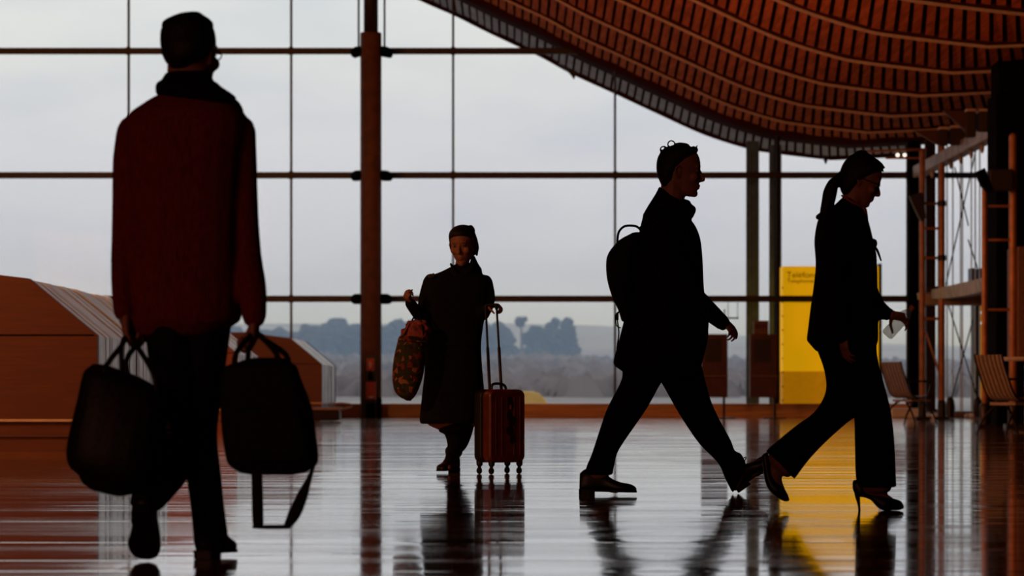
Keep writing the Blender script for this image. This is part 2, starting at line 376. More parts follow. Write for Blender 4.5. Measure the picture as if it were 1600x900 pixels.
def sweep(g, y0, y1, lo, hi, x0=-16, x1=8.3):
    """band that follows the roof profile from offset lo to hi (metres above the soffit line)"""
    pts = [p for p in PS if x0 <= p[0] <= x1]; rs = []
    for i, p in enumerate(pts):
        a = pts[max(0, i-1)]; b = pts[min(len(pts)-1, i+1)]; d = V((b[0]-a[0], 0, b[1]-a[1])).normalized(); nrm = V((-d.z, 0, d.x))
        c = V((p[0], 0, p[1])); rs.append([c+nrm*lo+V((0, y0, 0)), c+nrm*lo+V((0, y1, 0)), c+nrm*hi+V((0, y1, 0)), c+nrm*hi+V((0, y0, 0))])
    rings(g, rs)
g = geo(); ge = geo(); edges = [YE, 62.0, 60.5]+RIBS
for y1, y0 in zip(edges, edges[1:]):
    if y1 == 62.0: continue
    s = .05
    while s < ARC[-1]:
        wob = .012*math.sin(s*7.3+y0); gg = g if y1 < 61 else ge
        x, z, d = at_arc(s); fan = .42*max(0, x/6)**1.7*(y1-y0)/3.65*50/y0      # the slats fan out towards the glass
        if s+fan < ARC[-1]-.1:
            w = .055; rs = []
            for yy, ss, ww in ((y0+.10, s, w), (y1-.10, s+fan, w*1.08)):
                x, z, d = at_arc(ss); nrm = V((-d.y, 0, d.x)); t = V((d.x, 0, d.y)); c = V((x, 0, z))+nrm*(.05+wob)
                rs.append([c-t*ww+V((0, yy, 0)), c+t*ww+V((0, yy, 0)), c+t*ww+nrm*.018+V((0, yy, 0)), c-t*ww+nrm*.018+V((0, yy, 0))])
            rings(gg, rs)
        s += .165
ceil = struct('ceiling', g, 'slat'); struct('trim_11', ge, 'eave_slat')
g = geo(); sweep(g, -15.3, YE, .28, .42); struct('trim_1', g, 'void')
g = geo()
for y in RIBS: sweep(g, y-.025, y+.02, -.02, .035)
struct('trim_2', g, 'rib', smooth_=True)
g = geo()
for y in RIBS: sweep(g, y-.14, y-.03, .02, .3)
sweep(g, 60.5, 62.0, .0, .3); sweep(g, YE-.08, YE+.05, -.02, .42)
struct('trim_3', g, 'edge_red', smooth_=True)
# soffit beyond the wooden wave
g = geo(); box(g, (8.3, -15, 5.5), (14.3, YE, 5.8)); struct('trim_4', g, 'void')
# ---- glass wall
TR = [80, 274, 467]; s_w = K/YW
def zw(py, Y=YW): return CAMH-(py-HZ)*Y/K
def xw(px, Y=YW): return (px-800)*Y/K
tz = [zw(y) for y in TR]; tz.append(tz[0]+2.37)
g = geo()
for z in tz: box(g, (-16, YW-.06, z-.06), (xw(1438), YW+.02, z+.06)); box(g, (-16, YW-.10, z-.025), (xw(1438), YW-.06, z+.025))
struct('trim_5', g, 'frame_brown', bevel=.006)
mull = [-1062, -809, -556, -303, -50, 201, 455, 708, 961, 1214, 1418]
g = geo()
for px in mull:
    x = xw(px)
    if x < -15.9: continue
    box(g, (x-.022, YW-.02, .3), (x+.022, YW+.05, profz(x)+.25))
    for z in tz:
        if z < profz(x): box(g, (x-.04, YW-.09, z-.075), (x+.04, YW-.02, z+.075))
struct('trim_6', g, 'metal_dark')
zs = [.3]+sorted(tz); xs = sorted([xw(p) for p in mull if xw(p) > -16]+[-16.0]); k = 0
for i in range(len(xs)-1):
    a, b = xs[i], xs[i+1]
    for j in range(len(zs)):
        z0 = zs[j]; z1 = zs[j+1] if j+1 < len(zs) else 12
        ta, tb = profz(a)+.2, profz(b)+.2
        if z0 >= max(ta, tb): continue
        m_ = 5; top = [(a+(b-a)*q/m_, min(z1, profz(a+(b-a)*q/m_)+.2)) for q in range(m_, -1, -1)]
        top = [(x, max(z, z0+.01)) for x, z in top]
        k += 1; g = geo(); prism(g, [(a+.01, z0+.005), (b-.01, z0+.005)]+top, YW+.03, YW+.042); struct('window_%d' % k, g, 'glass')
# low timber sill along the glass
g = geo(); box(g, (-16, YW-.45, 0), (xw(1420), YW-.02, .235)); box(g, (-16, YW-.47, .235), (xw(1420), YW+.02, .262)); struct('trim_7', g, 'kerb', bevel=.006)
# ---- big round column
YC = 60.3
cx = xw(579.5, YC)
c = thing('round_column', 'tall round brown column standing in front of the glass wall with red fire point', 'column', (cx, YC, 0))
g = geo(); lathe(g, [(.2, 0), (.2, zw(52, YC)), (.185, zw(51, YC))], V((cx, YC, 0)), 32); link('shaft', g, 'column', c, smooth_=True)
g = geo(); lathe(g, [(.135, zw(53, YC)), (.135, 9.4)], V((cx, YC, 0)), 24); link('neck', g, 'frame_brown', c, smooth_=True)
for z in (zw(80, YC), zw(274, YC), zw(467, YC)):
    for sx in (-1, 1):
        g = geo(); tube(g, [V((cx+sx*.18, YC, z)), V((cx+sx*.30, YC+.2, z)), V((cx+sx*.33, YC+.7, z))], [.1, .1, .06]); link('bracket', g, 'black_paint', c, smooth_=True)
for sx in (-1, 1):
    x = cx+sx*.245
    g = geo(); tube(g, [V((x, YC+.3, zw(82, YC))), V((x, YC+.3, 9.3))], .02, n=8, sub=1); link('tie_rod', g, 'metal_dark', c)
fy = YC-.21
def fx(px): return xw(px, fy)
def fz(py): return zw(py, fy)
f = thing('fire_point', 'narrow fire equipment panel with red sign and red extinguisher box on the round column', 'fire equipment', (cx, fy, .1))
g = geo(); box(g, (fx(570), fy-.02, fz(645)), (fx(588), fy+.04, fz(555))); link('backboard', g, 'green_dark', f)
g = geo(); box(g, (fx(573), fy-.035, fz(579)), (fx(585), fy-.02, fz(560))); sg = link('sign_plate', g, 'red_sign', f)
g = geo(); box(g, (fx(577.5), fy-.04, fz(575)), (fx(579.5), fy-.035, fz(565))); box(g, (fx(575.5), fy-.04, fz(570)), (fx(581.5), fy-.035, fz(568.5))); sub('sign_mark', g, 'white_paint', sg)
g = geo(); box(g, (fx(572), fy-.12, fz(624)), (fx(587), fy-.02, fz(597))); hb = link('extinguisher_box', g, 'red_sign', f, bevel=.01)
g = geo(); box(g, (fx(577), fy-.125, fz(622)), (fx(584), fy-.12, fz(619))); sub('label_strip', g, 'white_paint', hb)
g = geo(); lathe(g, [(.045, fz(594)), (.05, fz(590)), (.03, fz(582)), (.015, fz(580))], V((fx(579), fy-.06, 0))); link('alarm_bell', g, 'black_paint', f, smooth_=True)
g = geo(); lathe(g, [(.085, 0), (.09, .02), (.09, .26), (.075, .28)], V((fx(579), fy-.15, 0)))
tag(link('waste_bin', g, 'black_paint', smooth_=True), 'small black bin on the floor under the red fire box', 'bin')
g = geo(); lathe(g, [(.045, 0), (.045, .35), (.035, .37)], V((fx(593), fy-.02, 0)), 16)
tag(link('floor_bollard', g, 'black_paint', smooth_=True), 'short black post beside the foot of the round column', 'bollard')
# ---- grey posts outside and the eave
for px0, px1, side in ((1167, 1186, 'left'), (1203, 1221, 'right')):
    Yp = 62.6; a, b = xw(px0, Yp), xw(px1, Yp)
    t = thing('steel_post', 'grey steel post outside the glass, %s one of the pair by the yellow booth' % side, 'post', ((a+b)/2, Yp, 0), 'pair of grey steel posts')
    g = geo(); zt = profz(b)-.03; box(g, (a, Yp-.02, 0), (b, Yp+.0, zt)); box(g, (a, Yp+.2, 0), (b, Yp+.22, zt)); box(g, ((a+b)/2-.02, Yp, 0), ((a+b)/2+.02, Yp+.2, zt)); link('flange_beam', g, 'post_grey', t)
    g = geo(); box(g, (a-.01, Yp-.08, 0), (b+.01, Yp+.28, .03)); link('base_plate', g, 'metal_dark', t)
g = geo(); box(g, (xw(1214)-.035, YW+.05, .0), (xw(1214)+.06, YW+.25, 5.4)); tag(link('steel_post', g, 'black_paint'), 'slim black post at the left edge of the yellow booth', 'post')
# ---- yellow telephone booth
YB = 61.6
def bx_(px): return xw(px, YB)
def bz(py): return zw(py, YB)
b = thing('telephone_booth', 'tall yellow telephone booth with dark lettering behind the glass wall', 'booth', (bx_(1298), YB, 0))
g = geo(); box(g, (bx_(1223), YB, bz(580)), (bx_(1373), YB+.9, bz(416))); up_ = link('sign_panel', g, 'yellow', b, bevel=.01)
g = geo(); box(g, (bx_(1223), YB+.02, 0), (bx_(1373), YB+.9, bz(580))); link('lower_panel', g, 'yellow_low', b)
g = geo(); box(g, (bx_(1373), YB-.03, 0), (bx_(1377.5), YB+.9, bz(412))); link('side_post', g, 'metal_dark', b)
for py in range(450, 640, 22):
    g = geo(); box(g, (bx_(1222), YB-.012, bz(py)-.02), (bx_(1223.6), YB+.02, bz(py)+.02)); link('edge_clip', g, 'letter', b)
def text(body, loc, size, m, parent, name='lettering', rot=(math.pi/2, 0, 0)):
    cu = bpy.data.curves.new(name, 'FONT'); cu.body = body; cu.size = size; cu.extrude = .004; cu.materials.append(M[m])
    tmp = bpy.data.objects.new('tmp', cu); COL.objects.link(tmp)
    me = bpy.data.meshes.new_from_object(tmp.evaluated_get(bpy.context.evaluated_depsgraph_get())); bpy.data.objects.remove(tmp)
    o = bpy.data.objects.new(name, me); COL.objects.link(o); o.rotation_euler = rot
    o.location = V(loc)-OFF.get(parent.name, V()) ; o.parent = parent
    return o
text('Tel\u00e9fonos', (bx_(1229), YB-.006, bz(434)), .17, 'letter', up_)
text('Telephones', (bx_(1229.5), YB-.006, bz(442)), .115, 'letter', up_)
# ---- timber kiosks with metal louvres, left
def kiosk(Y0, Y1, sc, label, cut=None):
    # sc maps the first kiosk's cross-section (read at Y=27.9)
    q = 27.9
    def P(px, py): return ((px-800)*q/K*sc, CAMH-(py-HZ)*q/K) if sc == 1 else ((px-800)*q/K*sc, (CAMH-(py-HZ)*q/K-CAMH)*sc+CAMH)
    pr = [P(152, 657), P(152, 524), P(45, 435), P(-120, 415), P(-560, 415), P(-560, 657)]
    xr = pr[0][0]; zb = pr[0][1]
    t = thing('timber_kiosk', label, 'kiosk', ((pr[0][0]+pr[-1][0])/2, Y0, 0), 'row of timber kiosks by the left side')
    g = geo(); prism(g, pr, Y0, Y0+.12); link('front_panel', g, 'wood_front', t)
    g = geo(); box(g, (pr[-1][0]+.05, Y0-.006, P(0, 523.5)[1]-.006), (xr-.03, Y0, P(0, 523.5)[1]+.006)); link('panel_joint', g, 'void', t)
    inner = [(x-(.06 if i < 3 else 0), z-(.05 if 0 < i < 5 else 0)) for i, (x, z) in enumerate(pr)]
    g = geo(); prism(g, inner, Y0+.12, Y1-.05); link('body', g, 'louvre_dark', t)
    g = geo(); y = Y0+.13; rr = random.Random(3)
    while y < Y1-.2:
        w = rr.choice((.06, .09, .16, .22, .3)); gap = rr.choice((.02, .04, .07, .03))
        d = rr.uniform(0, .012)
        oo = [(x-(d if i < 3 else 0), z-d) for i, (x, z) in enumerate(pr[:4])]; ii = [(x-.03, z-.03) for x, z in pr[:4]]
        prism(g, oo+ii[::-1], y, min(y+w, Y1-.02)); y += w+gap
    link('louvre', g, 'louvre', t)
    g = geo(); prism(g, pr, Y1-.06, Y1); link('end_panel', g, 'wood_front', t)
    g = geo(); x0 = pr[-1][0]
    h = zb
    box(g, (x0, Y0+.05, 0), (xr-.03, Y1-.05, h*.50)); box(g, (x0, Y0+.02, h*.5), (xr-.01, Y1-.02, h)); pl = link('plinth', g, 'wood_front', t)
    g = geo(); box(g, (x0, Y0-.015, h-.010), (xr+.01, Y0+.02, h+.012)); box(g, (x0, Y0+.03, h*.5-.004), (xr-.01, Y0+.05, h*.5+.006)); sub('nosing', g, 'rib', pl)
    return t
kiosk(27.9, 33.6, 1.0, 'largest timber kiosk with metal louvred side at the left edge, nearest of the row')
kiosk(42.0, 45.6, 1.0, 'middle timber kiosk, mostly hidden behind the man in the maroon coat')
kiosk(56.0, 60.4, .92, 'smallest timber kiosk with pale louvred side, farthest, beside the round column')
# low bench by the far kiosk
YQ = 53.0
t = thing('low_bench', 'low dark bench with thin curved metal arms in front of the farthest kiosk', 'bench', (xw(518, YQ), YQ, 0))
g = geo(); box(g, (xw(478, YQ), YQ, 0.02), (xw(530, YQ), YQ+.6, zw(641, YQ))); link('base', g, 'board_dark', t, bevel=.01)
g = geo(); box(g, (xw(474, YQ), YQ-.05, zw(641, YQ)), (xw(532, YQ), YQ+.65, zw(637, YQ))); link('seat', g, 'table_top', t, bevel=.01)
for yy in (YQ+.05, YQ+.5):
    g = geo(); tube(g, [W(530, 640, yy), W(546, 637, yy), W(549, 632, yy), W(530, 630, yy), W(515, 633, yy)], .014, n=8); link('arm', g, 'chair_metal', t, smooth_=True)
# ================================================================== RIGHT-HAND GALLERY
def tubes(name, label, Y, list_, m='copper_tube', r=.05, group=None, cat_='frame'):
    t = thing(name, label, cat_, (xw(sum(q[0] for q in list_)/len(list_), Y), Y, 0), group)
    return t
def px_tube(name, Y, a, b, rpx, m, parent, Y2=None):
    g = geo(); p, q = W(a[0], a[1], Y), W(b[0], b[1], Y2 or Y); p.z = max(p.z, rpx*Y/K*.4); q.z = max(q.z, rpx*Y/K*.4)
    tube(g, [p, q], rpx*Y/K, n=12, sub=1); return link(name, g, m, parent, smooth_=True)
# glass wall goes on to the right
g = geo()
for z in tz: box(g, (xw(1438), YW-.04, z-.055), (14, YW+.02, z+.055))
struct('trim_8', g, 'post_grey')
g = geo()
for px in (1466, 1480, 1489, 1501, 1504, 1518, 1524, 1531, 1560, 1580, 1620, 1680, 1760, 1850): box(g, (xw(px)-.008, YW-.02, 0.1), (xw(px)+.008, YW+.06, 5.5))
struct('trim_9', g, 'steel_ext')
g = geo(); box(g, (xw(1421)+.02, YW+.06, .1), (14, YW+.07, 5.5)); struct('window_90', g, 'glass')
for px0, px1, Y, m, lab in ((1421, 1438, YW-.35, 'black_paint', 'black square column at the right end of the glass bay with the yellow booth'), (1447, 1462, YW-.5, 'metal_dark', 'dark grey square column between the two tubes of the narrow ladder frame')):
    t = thing('square_column', lab, 'column', ((xw(px0, Y)+xw(px1, Y))/2, Y+.15, 0))
    g = geo(); box(g, (xw(px0, Y), Y, 0), (xw(px1, Y), Y+.25, 5.48)); link('shaft', g, m, t, bevel=.01)
    g = geo(); box(g, (xw(px0, Y)-.03, Y-.03, 0), (xw(px1, Y)+.03, Y+.28, .16)); link('base', g, m, t, bevel=.005)
# near black column
YN = 46.0
t = thing('square_column', 'massive black column filling the right edge of the picture', 'column', (7.7, YN, 0))
g = geo(); box(g, (xw(1557, YN), YN, 0), (8.6, YN+.9, zw(146, YN))); link('shaft', g, 'black_paint', t, bevel=.02)
g = geo(); box(g, (xw(1561, YN), YN+.1, zw(146, YN)), (8.5, YN+.8, 5.3)); link('capital', g, 'black_paint', t, bevel=.02)
# ladder frames
def ladder(label, Y, pl, pr, tl, tr_, rl, rr, rungs, yb):
    t = thing('ladder_frame', label, 'frame', (xw((pl+pr)/2, Y), Y, 0))
    px_tube('upright', Y, (pl, yb), (pl, tl), rl, 'copper_tube', t); px_tube('upright', Y, (pr, yb), (pr, tr_), rr, 'copper_tube', t)
    for y in rungs: px_tube('rung', Y, (pl, y), (pr, y), 2.2, 'copper_tube', t)
    for p in (pl, pr):
        g = geo(); x = xw(p, Y); box(g, (x-.12, Y-.12, 0), (x+.12, Y+.12, .05)); lathe(g, [(.075, .05), (.075, .3), (.06, .34)], V((x, Y, 0)), 16); link('foot', g, 'metal_dark', t)
    return t
t = ladder('narrow ladder-like frame of two copper brown tubes beside the dark square columns', 57.0, 1441, 1471.5, 238, 230, 4.6, 5.0, (318, 357, 403, 498), 654)
for y in (318, 403): 
    g = geo(); c0 = W(1471.5, y, 57); lathe(g, [(.075, -.05), (.08, -.03), (.08, .03), (.075, .05)], c0, 16); link('clamp', g, 'metal_dark', t)
px_tube('strut', 57.0, (1447, 520), (1470, 590), 1.6, 'copper_tube', t)
g = geo(); prism(g, [(xw(px, 56.7), zw(py, 56.7)) for px, py in ((1421, 306), (1440, 300), (1447, 340), (1440, 346), (1432, 330))], 56.7, 56.9); link('bracket', g, 'board_dark', t)
t = ladder('wide ladder-like frame of two copper brown tubes in front of the massive black column', 44.8, 1538.5, 1583, 288, 214, 4.6, 6.4, (322, 375, 484), 657)
g = geo(); prism(g, [(xw(px, 44.5), zw(py, 44.5)) for px, py in ((1526, 268), (1539, 262), (1553, 297), (1546, 300), (1536, 290))], 44.5, 44.75); link('bracket', g, 'black_paint', t)
g = geo(); box(g, (xw(1546, 44.5), 44.5, zw(297, 44.5)), (xw(1584, 44.5), 44.75, zw(264, 44.5))); link('junction_box', g, 'board_dark', t, bevel=.02)
# second tier of boxes at the right edge of that column
g = geo(); box(g, (xw(1591, 44.6), 44.6, zw(560, 44.6)), (xw(1612, 44.6), 45.6, zw(385, 44.6)));
tag(link('wall_cabinet', g, 'box_brown', bevel=.01), 'brown narrow cabinet on the right edge of the massive black column', 'cabinet')
# crossed cables
t = thing('cable_bracing', 'crossed dark steel cables between the two ladder frames', 'bracing', (xw(1505, 58.5), 58.5, 0))
for a, b in (((1527, 225), (1478, 445)), ((1492, 262), (1513, 352)), ((1513, 375), (1527, 418)), ((1480, 470), (1528, 625)), ((1520, 500), (1487, 622))): px_tube('cable', 58.5, a, b, 1.1, 'metal_dark', t)
for px in (1485, 1528):
    g = geo(); lathe(g, [(.07, 0.02), (.09, .2), (.07, .34), (.03, .4)], V((xw(px, 58.5), 58.5, 0)), 14); link('anchor', g, 'metal_dark', t)
# beams running towards the camera along the gallery
XB = 7.64
t = thing('gallery_beam', 'pale upper beam running from the black corner column towards the massive black column', 'beam', (XB, 55, 0))
zc = CAMH+(607-272)*YW/K
g = geo(); box(g, (XB-.05, YN+1.0, zc-.10), (XB+.18, YW-.5, zc+.12)); link('rail', g, 'beam_pale', t, bevel=.02)
y = YN+1.4
while y < YW-1:
    g = geo(); lathe(g, [(.015, -.24), (.035, -.18), (.03, -.1)], V((XB+.06, y, zc)), 10); link('hanger', g, 'beam_pale', t, smooth_=True); y += 1.25
t = thing('gallery_beam', 'pale lower beam with curved belly passing behind the crossed cables', 'beam', (XB, 55, 0))
zc = CAMH+(607-466)*YW/K; q = []
for k in range(13):
    y = YN+1+(YW-1.2-YN-1)*k/12; b_ = .10*math.sin(math.pi*k/12)
    q.append([V((XB-.04, y, zc-.06-b_)), V((XB+.16, y, zc-.06-b_)), V((XB+.2, y, zc+.06)), V((XB-.06, y, zc+.06))])
g = geo(); rings(g, q); link('rail', g, 'beam_pale', t, smooth_=False)
g = geo(); box(g, (xw(1440, 58), 58, zw(477, 58)), (xw(1545, 58), 58.3, zw(458, 58))); link('cross_rail', g, 'beam_pale', t, bevel=.03)
g = geo(); box(g, (xw(1447, 57.9), 57.9, zw(457, 57.9)), (xw(1512, 57.9), 58.2, zw(447, 57.9))); link('top_rail', g, 'board_dark', t, bevel=.02)
# brackets, fins and spots under the soffit
for i, (pts, Y, m, nm, lab) in enumerate((
    ([(1473, 172), (1510, 174), (1510, 206), (1500, 196)], 50.6, 'board_red', 'ceiling_fin', 'dark red triangular fin under the ceiling edge, nearer the massive column'),
    ([(1429, 204), (1466, 203), (1470, 228), (1458, 222)], 54.4, 'board_red', 'ceiling_fin', 'dark red triangular fin under the ceiling edge above the narrow ladder frame'))):
    g = geo(); prism(g, [(xw(a, Y), zw(b, Y)) for a, b in pts], Y, Y+.12); tag(link(nm, g, m), lab, 'fin')
for px0, py0, px1, py1, Y, lab in ((1510, 170, 1525, 214, 50.4, 'brown ceiling bracket between the nearer red fin and the massive column'), (1530, 170, 1547, 205, 50.4, 'brown ceiling bracket closest to the massive black column'),
                                  (1468, 198, 1482, 227, 54.2, 'brown ceiling bracket above the right tube of the narrow ladder frame'), (1486, 196, 1512, 226, 54.2, 'wide brown ceiling bracket above the crossed cables')):
    t = thing('ceiling_bracket', lab, 'bracket', (xw((px0+px1)/2, Y), Y, zw(py1, Y)), 'brackets under the ceiling edge')
    g = geo(); box(g, (xw(px0, Y), Y, zw(py1, Y)), (xw(px1, Y), Y+.2, zw(py0+4, Y))); link('box', g, 'wall_dark', t, bevel=.02)
    g = geo(); box(g, (xw(px0, Y), Y-.03, zw(py0+4, Y)), (xw(px1, Y), Y+.22, zw(py0, Y))); link('flange', g, 'rib', t, bevel=.005)
t = thing('lighting_rail', 'thin brown ceiling rail with two small spotlights above the woman with the ponytail', 'light', (xw(1398, 59), 59, 4.7))
px_tube('rail', 59, (1345, 237), (1446, 233), 2, 'copper_tube', t); px_tube('rail', 59, (1385, 247), (1446, 247), 1.6, 'copper_tube', t)
for px in (1403, 1414):
    g = geo(); lathe(g, [(.03, 0), (.05, .03), (.05, .12), (.02, .14)], W(px, 242, 59)+V((0, .05, 0)), 14, V((0, 1, 0))); sp = link('spotlight', g, 'metal_dark', t)
    g = geo(); ball(g, W(px, 242, 59)+V((0, .04, 0)), .035); sub('bulb', g, 'bulb', sp, smooth_=True)
# yellow structure outside at the right
t = thing('yellow_cabinet', 'yellow cabinet outside the glass seen between the wide ladder frame tubes', 'cabinet', (xw(1548, 62.5), 62.5, 0))
for a, b_ in ((640, 505), (500, 488), (484, 470), (466, 452), (446, 416)):
    g = geo(); box(g, (xw(1541, 62.5), 63.6, max(0, zw(a, 62.5))), (xw(1575, 62.5), 64.2, zw(b_, 62.5))); link('panel', g, 'yellow_low', t, bevel=.01)
t = thing('outdoor_unit', 'two grey boxes on a stand outside the glass behind the crossed cables', 'equipment', (xw(1526, 63), 63, 0))
g = geo(); box(g, (xw(1517, 63), 63, zw(441, 63)), (xw(1524, 63), 63.4, zw(419, 63))); link('unit_box', g, 'post_grey', t)
g = geo(); box(g, (xw(1528, 63), 63, zw(441, 63)), (xw(1537, 63), 63.4, zw(419, 63))); link('unit_box', g, 'post_grey', t)
g = geo(); box(g, (xw(1522, 63), 63, 0), (xw(1530, 63), 63.3, zw(441, 63))); link('stand', g, 'green_dark', t)
# stone edge on the right; white flecks added for bright gaps of light
g = geo(); box(g, (xw(1424), YW-1.0, 0), (14, YW-.02, .12)); struct('trim_10', g, 'stone', bevel=.02)
g = geo(); box(g, (xw(1392, 59.5), 59.5, 0), (xw(1447, 59.5), 60.3, zw(638, 59.5))); tag(link('low_ledge', g, 'white_paint', bevel=.03), 'low white ledge on the floor behind the slatted chair by the black square column', 'ledge')  # white block put in for the bright light under the chair
rp = random.Random(2)
FLECKS = ['leftmost white stone at the foot of the left tube of the narrow ladder frame', 'white stone between the two tubes of the narrow ladder frame, second from the left', 'white stone just right of the right tube of the narrow ladder frame', 'lowest white stone right of the narrow ladder frame, set slightly nearer', 'leftmost white stone of the four by the wide ladder frame', 'white stone lying farthest back, beside the right cable anchor', 'white stone just right of the right cable anchor', 'lowest white stone beside the foot of the wide ladder frame']
for i, (px, py) in enumerate(((1448, 643), (1461, 644), (1472, 648), (1475, 654), (1514, 643), (1521, 641), (1528, 645), (1529, 652))):
    g = geo(); Yq = 59.3-.25*(i % 3); r = rp.uniform(.05, .09); q = W(px, py, Yq); q.z = max(q.z, r*.5)
    q.z = r*.55
    blob(g, q, r, i*3.1, 2, .6); tag(link('pebble', g, 'white_paint', smooth_=True), FLECKS[i], 'stone', 'white stones by the glass')
# ---- information boards
def board(label, Y, px0, px1, box_=False, pole=None):
    t = thing('information_board', label, 'board', (xw((px0+px1)/2, Y), Y, 0), 'two dark red boards in front of the glass')
    g = geo(); box(g, (xw(px0, Y), Y, zw(590, Y)), (xw(px1, Y), Y+.16, zw(522, Y))); p = link('upper_panel', g, 'board_red', t, bevel=.01)
    g = geo(); box(g, (xw(px0+6, Y), Y-.012, zw(566, Y)), (xw(px1-10, Y), Y, zw(530, Y))); sub('inset', g, 'board_dark', p)
    g = geo(); box(g, (xw(px0, Y)-.01, Y-.02, zw(589, Y)), (xw(px1, Y)+.01, Y+.17, zw(586.5, Y))); link('ledge', g, 'box_brown', t)
    g = geo(); box(g, (xw(px0, Y), Y, zw(621, Y)), (xw(px1, Y), Y+.2, zw(590, Y))); link('lower_panel', g, 'board_red', t, bevel=.01)
    g = geo(); x = xw(pole, Y); box(g, (x-.022, Y+.05, 0), (x+.022, Y+.1, zw(620, Y))); link('pole', g, 'board_dark', t)
    g = geo(); box(g, (x-.2, Y-.1, 0), (x+.2, Y+.26, .015)); link('base_plate', g, 'metal_dark', t)
    if box_:
        g = geo(); box(g, (xw(1178, Y), Y, zw(522, Y)), (xw(1201, Y), Y+.16, zw(501, Y))); bb = link('top_box', g, 'box_brown', t, bevel=.01)
        g = geo(); box(g, (xw(1180, Y), Y-.01, zw(514, Y)), (xw(1198, Y), Y, zw(506, Y))); sub('slot', g, 'board_red', bb)
board('dark red information board on a thin pole, partly behind the man with the backpack', 59.0, 1096, 1137, False, 1131.5)
board('dark red information board with a brown box on top, before the grey steel posts', 59.0, 1172, 1214, True, 1211)
t = thing('hanging_frame', 'small thin frame hanging from the lowest crossbar above the walking man\'s hand', 'frame', (xw(1145, YW-.07), YW-.07, zw(497, YW)))
for a in (1137.5, 1152.5): px_tube('wire', YW-.07, (a, 468), (a, 497), .5, 'metal_dark', t)
px_tube('bar', YW-.07, (1136.5, 497), (1153.5, 497), 1.2, 'metal_dark', t)
g = geo(); box(g, (xw(1131, YW-.07), YW-.072, zw(492)), (xw(1133, YW-.07), YW-.05, zw(483))); link('clip', g, 'metal_dark', t)
# gusset and thin wires under the eave
g = geo(); Yq = YW+.3; prism(g, [(xw(a, Yq), zw(b, Yq)) for a, b in ((872, 98), (902, 112), (897, 124), (893, 118), (884, 108))], Yq, Yq+.1)
tag(link('eave_gusset', g, 'metal_dark'), 'small dark pointed plate under the sloping ceiling edge, left of centre', 'bracket')
g = geo(); prism(g, [(xw(a, Yq), zw(b, Yq)) for a, b in ((1286, 245), (1295, 246), (1291, 256), (1290, 256))], Yq, Yq+.1)
tag(link('eave_gusset', g, 'metal_dark'), 'small dark pointed plate under the ceiling edge behind the ponytail woman', 'bracket')
# ---- slatted chairs
def chair(px, py_floor, Y, yaw, label):
    x = xw(px, Y); t = thing('slatted_chair', label, 'chair', (x, Y, 0), 'slatted metal chairs at the right')
    R = Matrix.Rotation(yaw, 3, 'Z'); o = V((x, Y, 0))
    def T(a, b, c): return o+R @ V((a, b, c))        # a forward, b sideways, c up
    prof_ = [(-.30, .95), (-.27, .84), (-.20, .66), (-.13, .50), (-.06, .43), (.06, .41), (.24, .43), (.30, .43)]
    pp = smooth(prof_, 4)
    for k in range(7):
        b = -.24+k*.08; g = geo(); rs = []
        for i, p in enumerate(pp):
            q = pp[max(0, i-1)]; r = pp[min(len(pp)-1, i+1)]; d = V((r[0]-q[0], 0, r[1]-q[1])).normalized(); n_ = V((-d.z, 0, d.x))*.009
            rs.append([T(p[0]-n_.x, b-.027, p[1]-n_.z), T(p[0]-n_.x, b+.027, p[1]-n_.z), T(p[0]+n_.x, b+.027, p[1]+n_.z), T(p[0]+n_.x, b-.027, p[1]+n_.z)])
        rings(g, rs); link('slat', g, 'chair_metal', t)
    for b in (-.27, .27):
        g = geo(); tube(g, [T(p[0]-.012, b, p[1]) for p in prof_], .013, n=8, sub=4); link('side_rail', g, 'metal_dark', t, smooth_=True)
        g = geo(); tube(g, [T(-.20, b, .66), T(-.05, b*1.08, .66), T(.16, b*1.08, .65), T(.22, b*1.08, .60), T(.17, b, .43)], .014, n=8, sub=3); link('armrest', g, 'metal_dark', t, smooth_=True)
        for s in (-1, 1):
            g = geo(); tube(g, [T(.04, b*.5, .38), T(.04+s*.10, b*.8, .33), T(.04+s*.24, b, .16), T(.04+s*.30, b*1.05, .012)], [.018, .017, .015, .013], n=8, sub=4); link('leg', g, 'metal_dark', t, smooth_=True)
    g = geo(); box(g, (-.10, -.25, .35), (.24, .25, .385)); g = ([T(*v) for v in g[0]], g[1]); link('under_frame', g, 'chair_metal', t)
    return t
chair(1418, 664, 48.5, math.radians(28), 'slatted metal chair seen from the side, next to the black square column')
chair(1577, 681, 38.2, math.radians(28), 'nearer slatted metal chair at the right edge below the pale table')
t = thing('side_table', 'pale round table top at the right edge behind the nearer slatted chair', 'table', (xw(1604, 40), 40, 0))
g = geo(); lathe(g, [(.01, zw(564, 40)), (.27, zw(564, 40)), (.285, zw(561, 40)), (.285, zw(558, 40)), (.01, zw(557, 40))], V((xw(1604, 40), 40, 0)), 40); link('table_top', g, 'table_top', t)
g = geo(); lathe(g, [(.16, 0), (.16, .015), (.03, .04), (.028, zw(564, 40))], V((xw(1604, 40), 40, 0)), 20); link('pedestal', g, 'metal_dark', t)
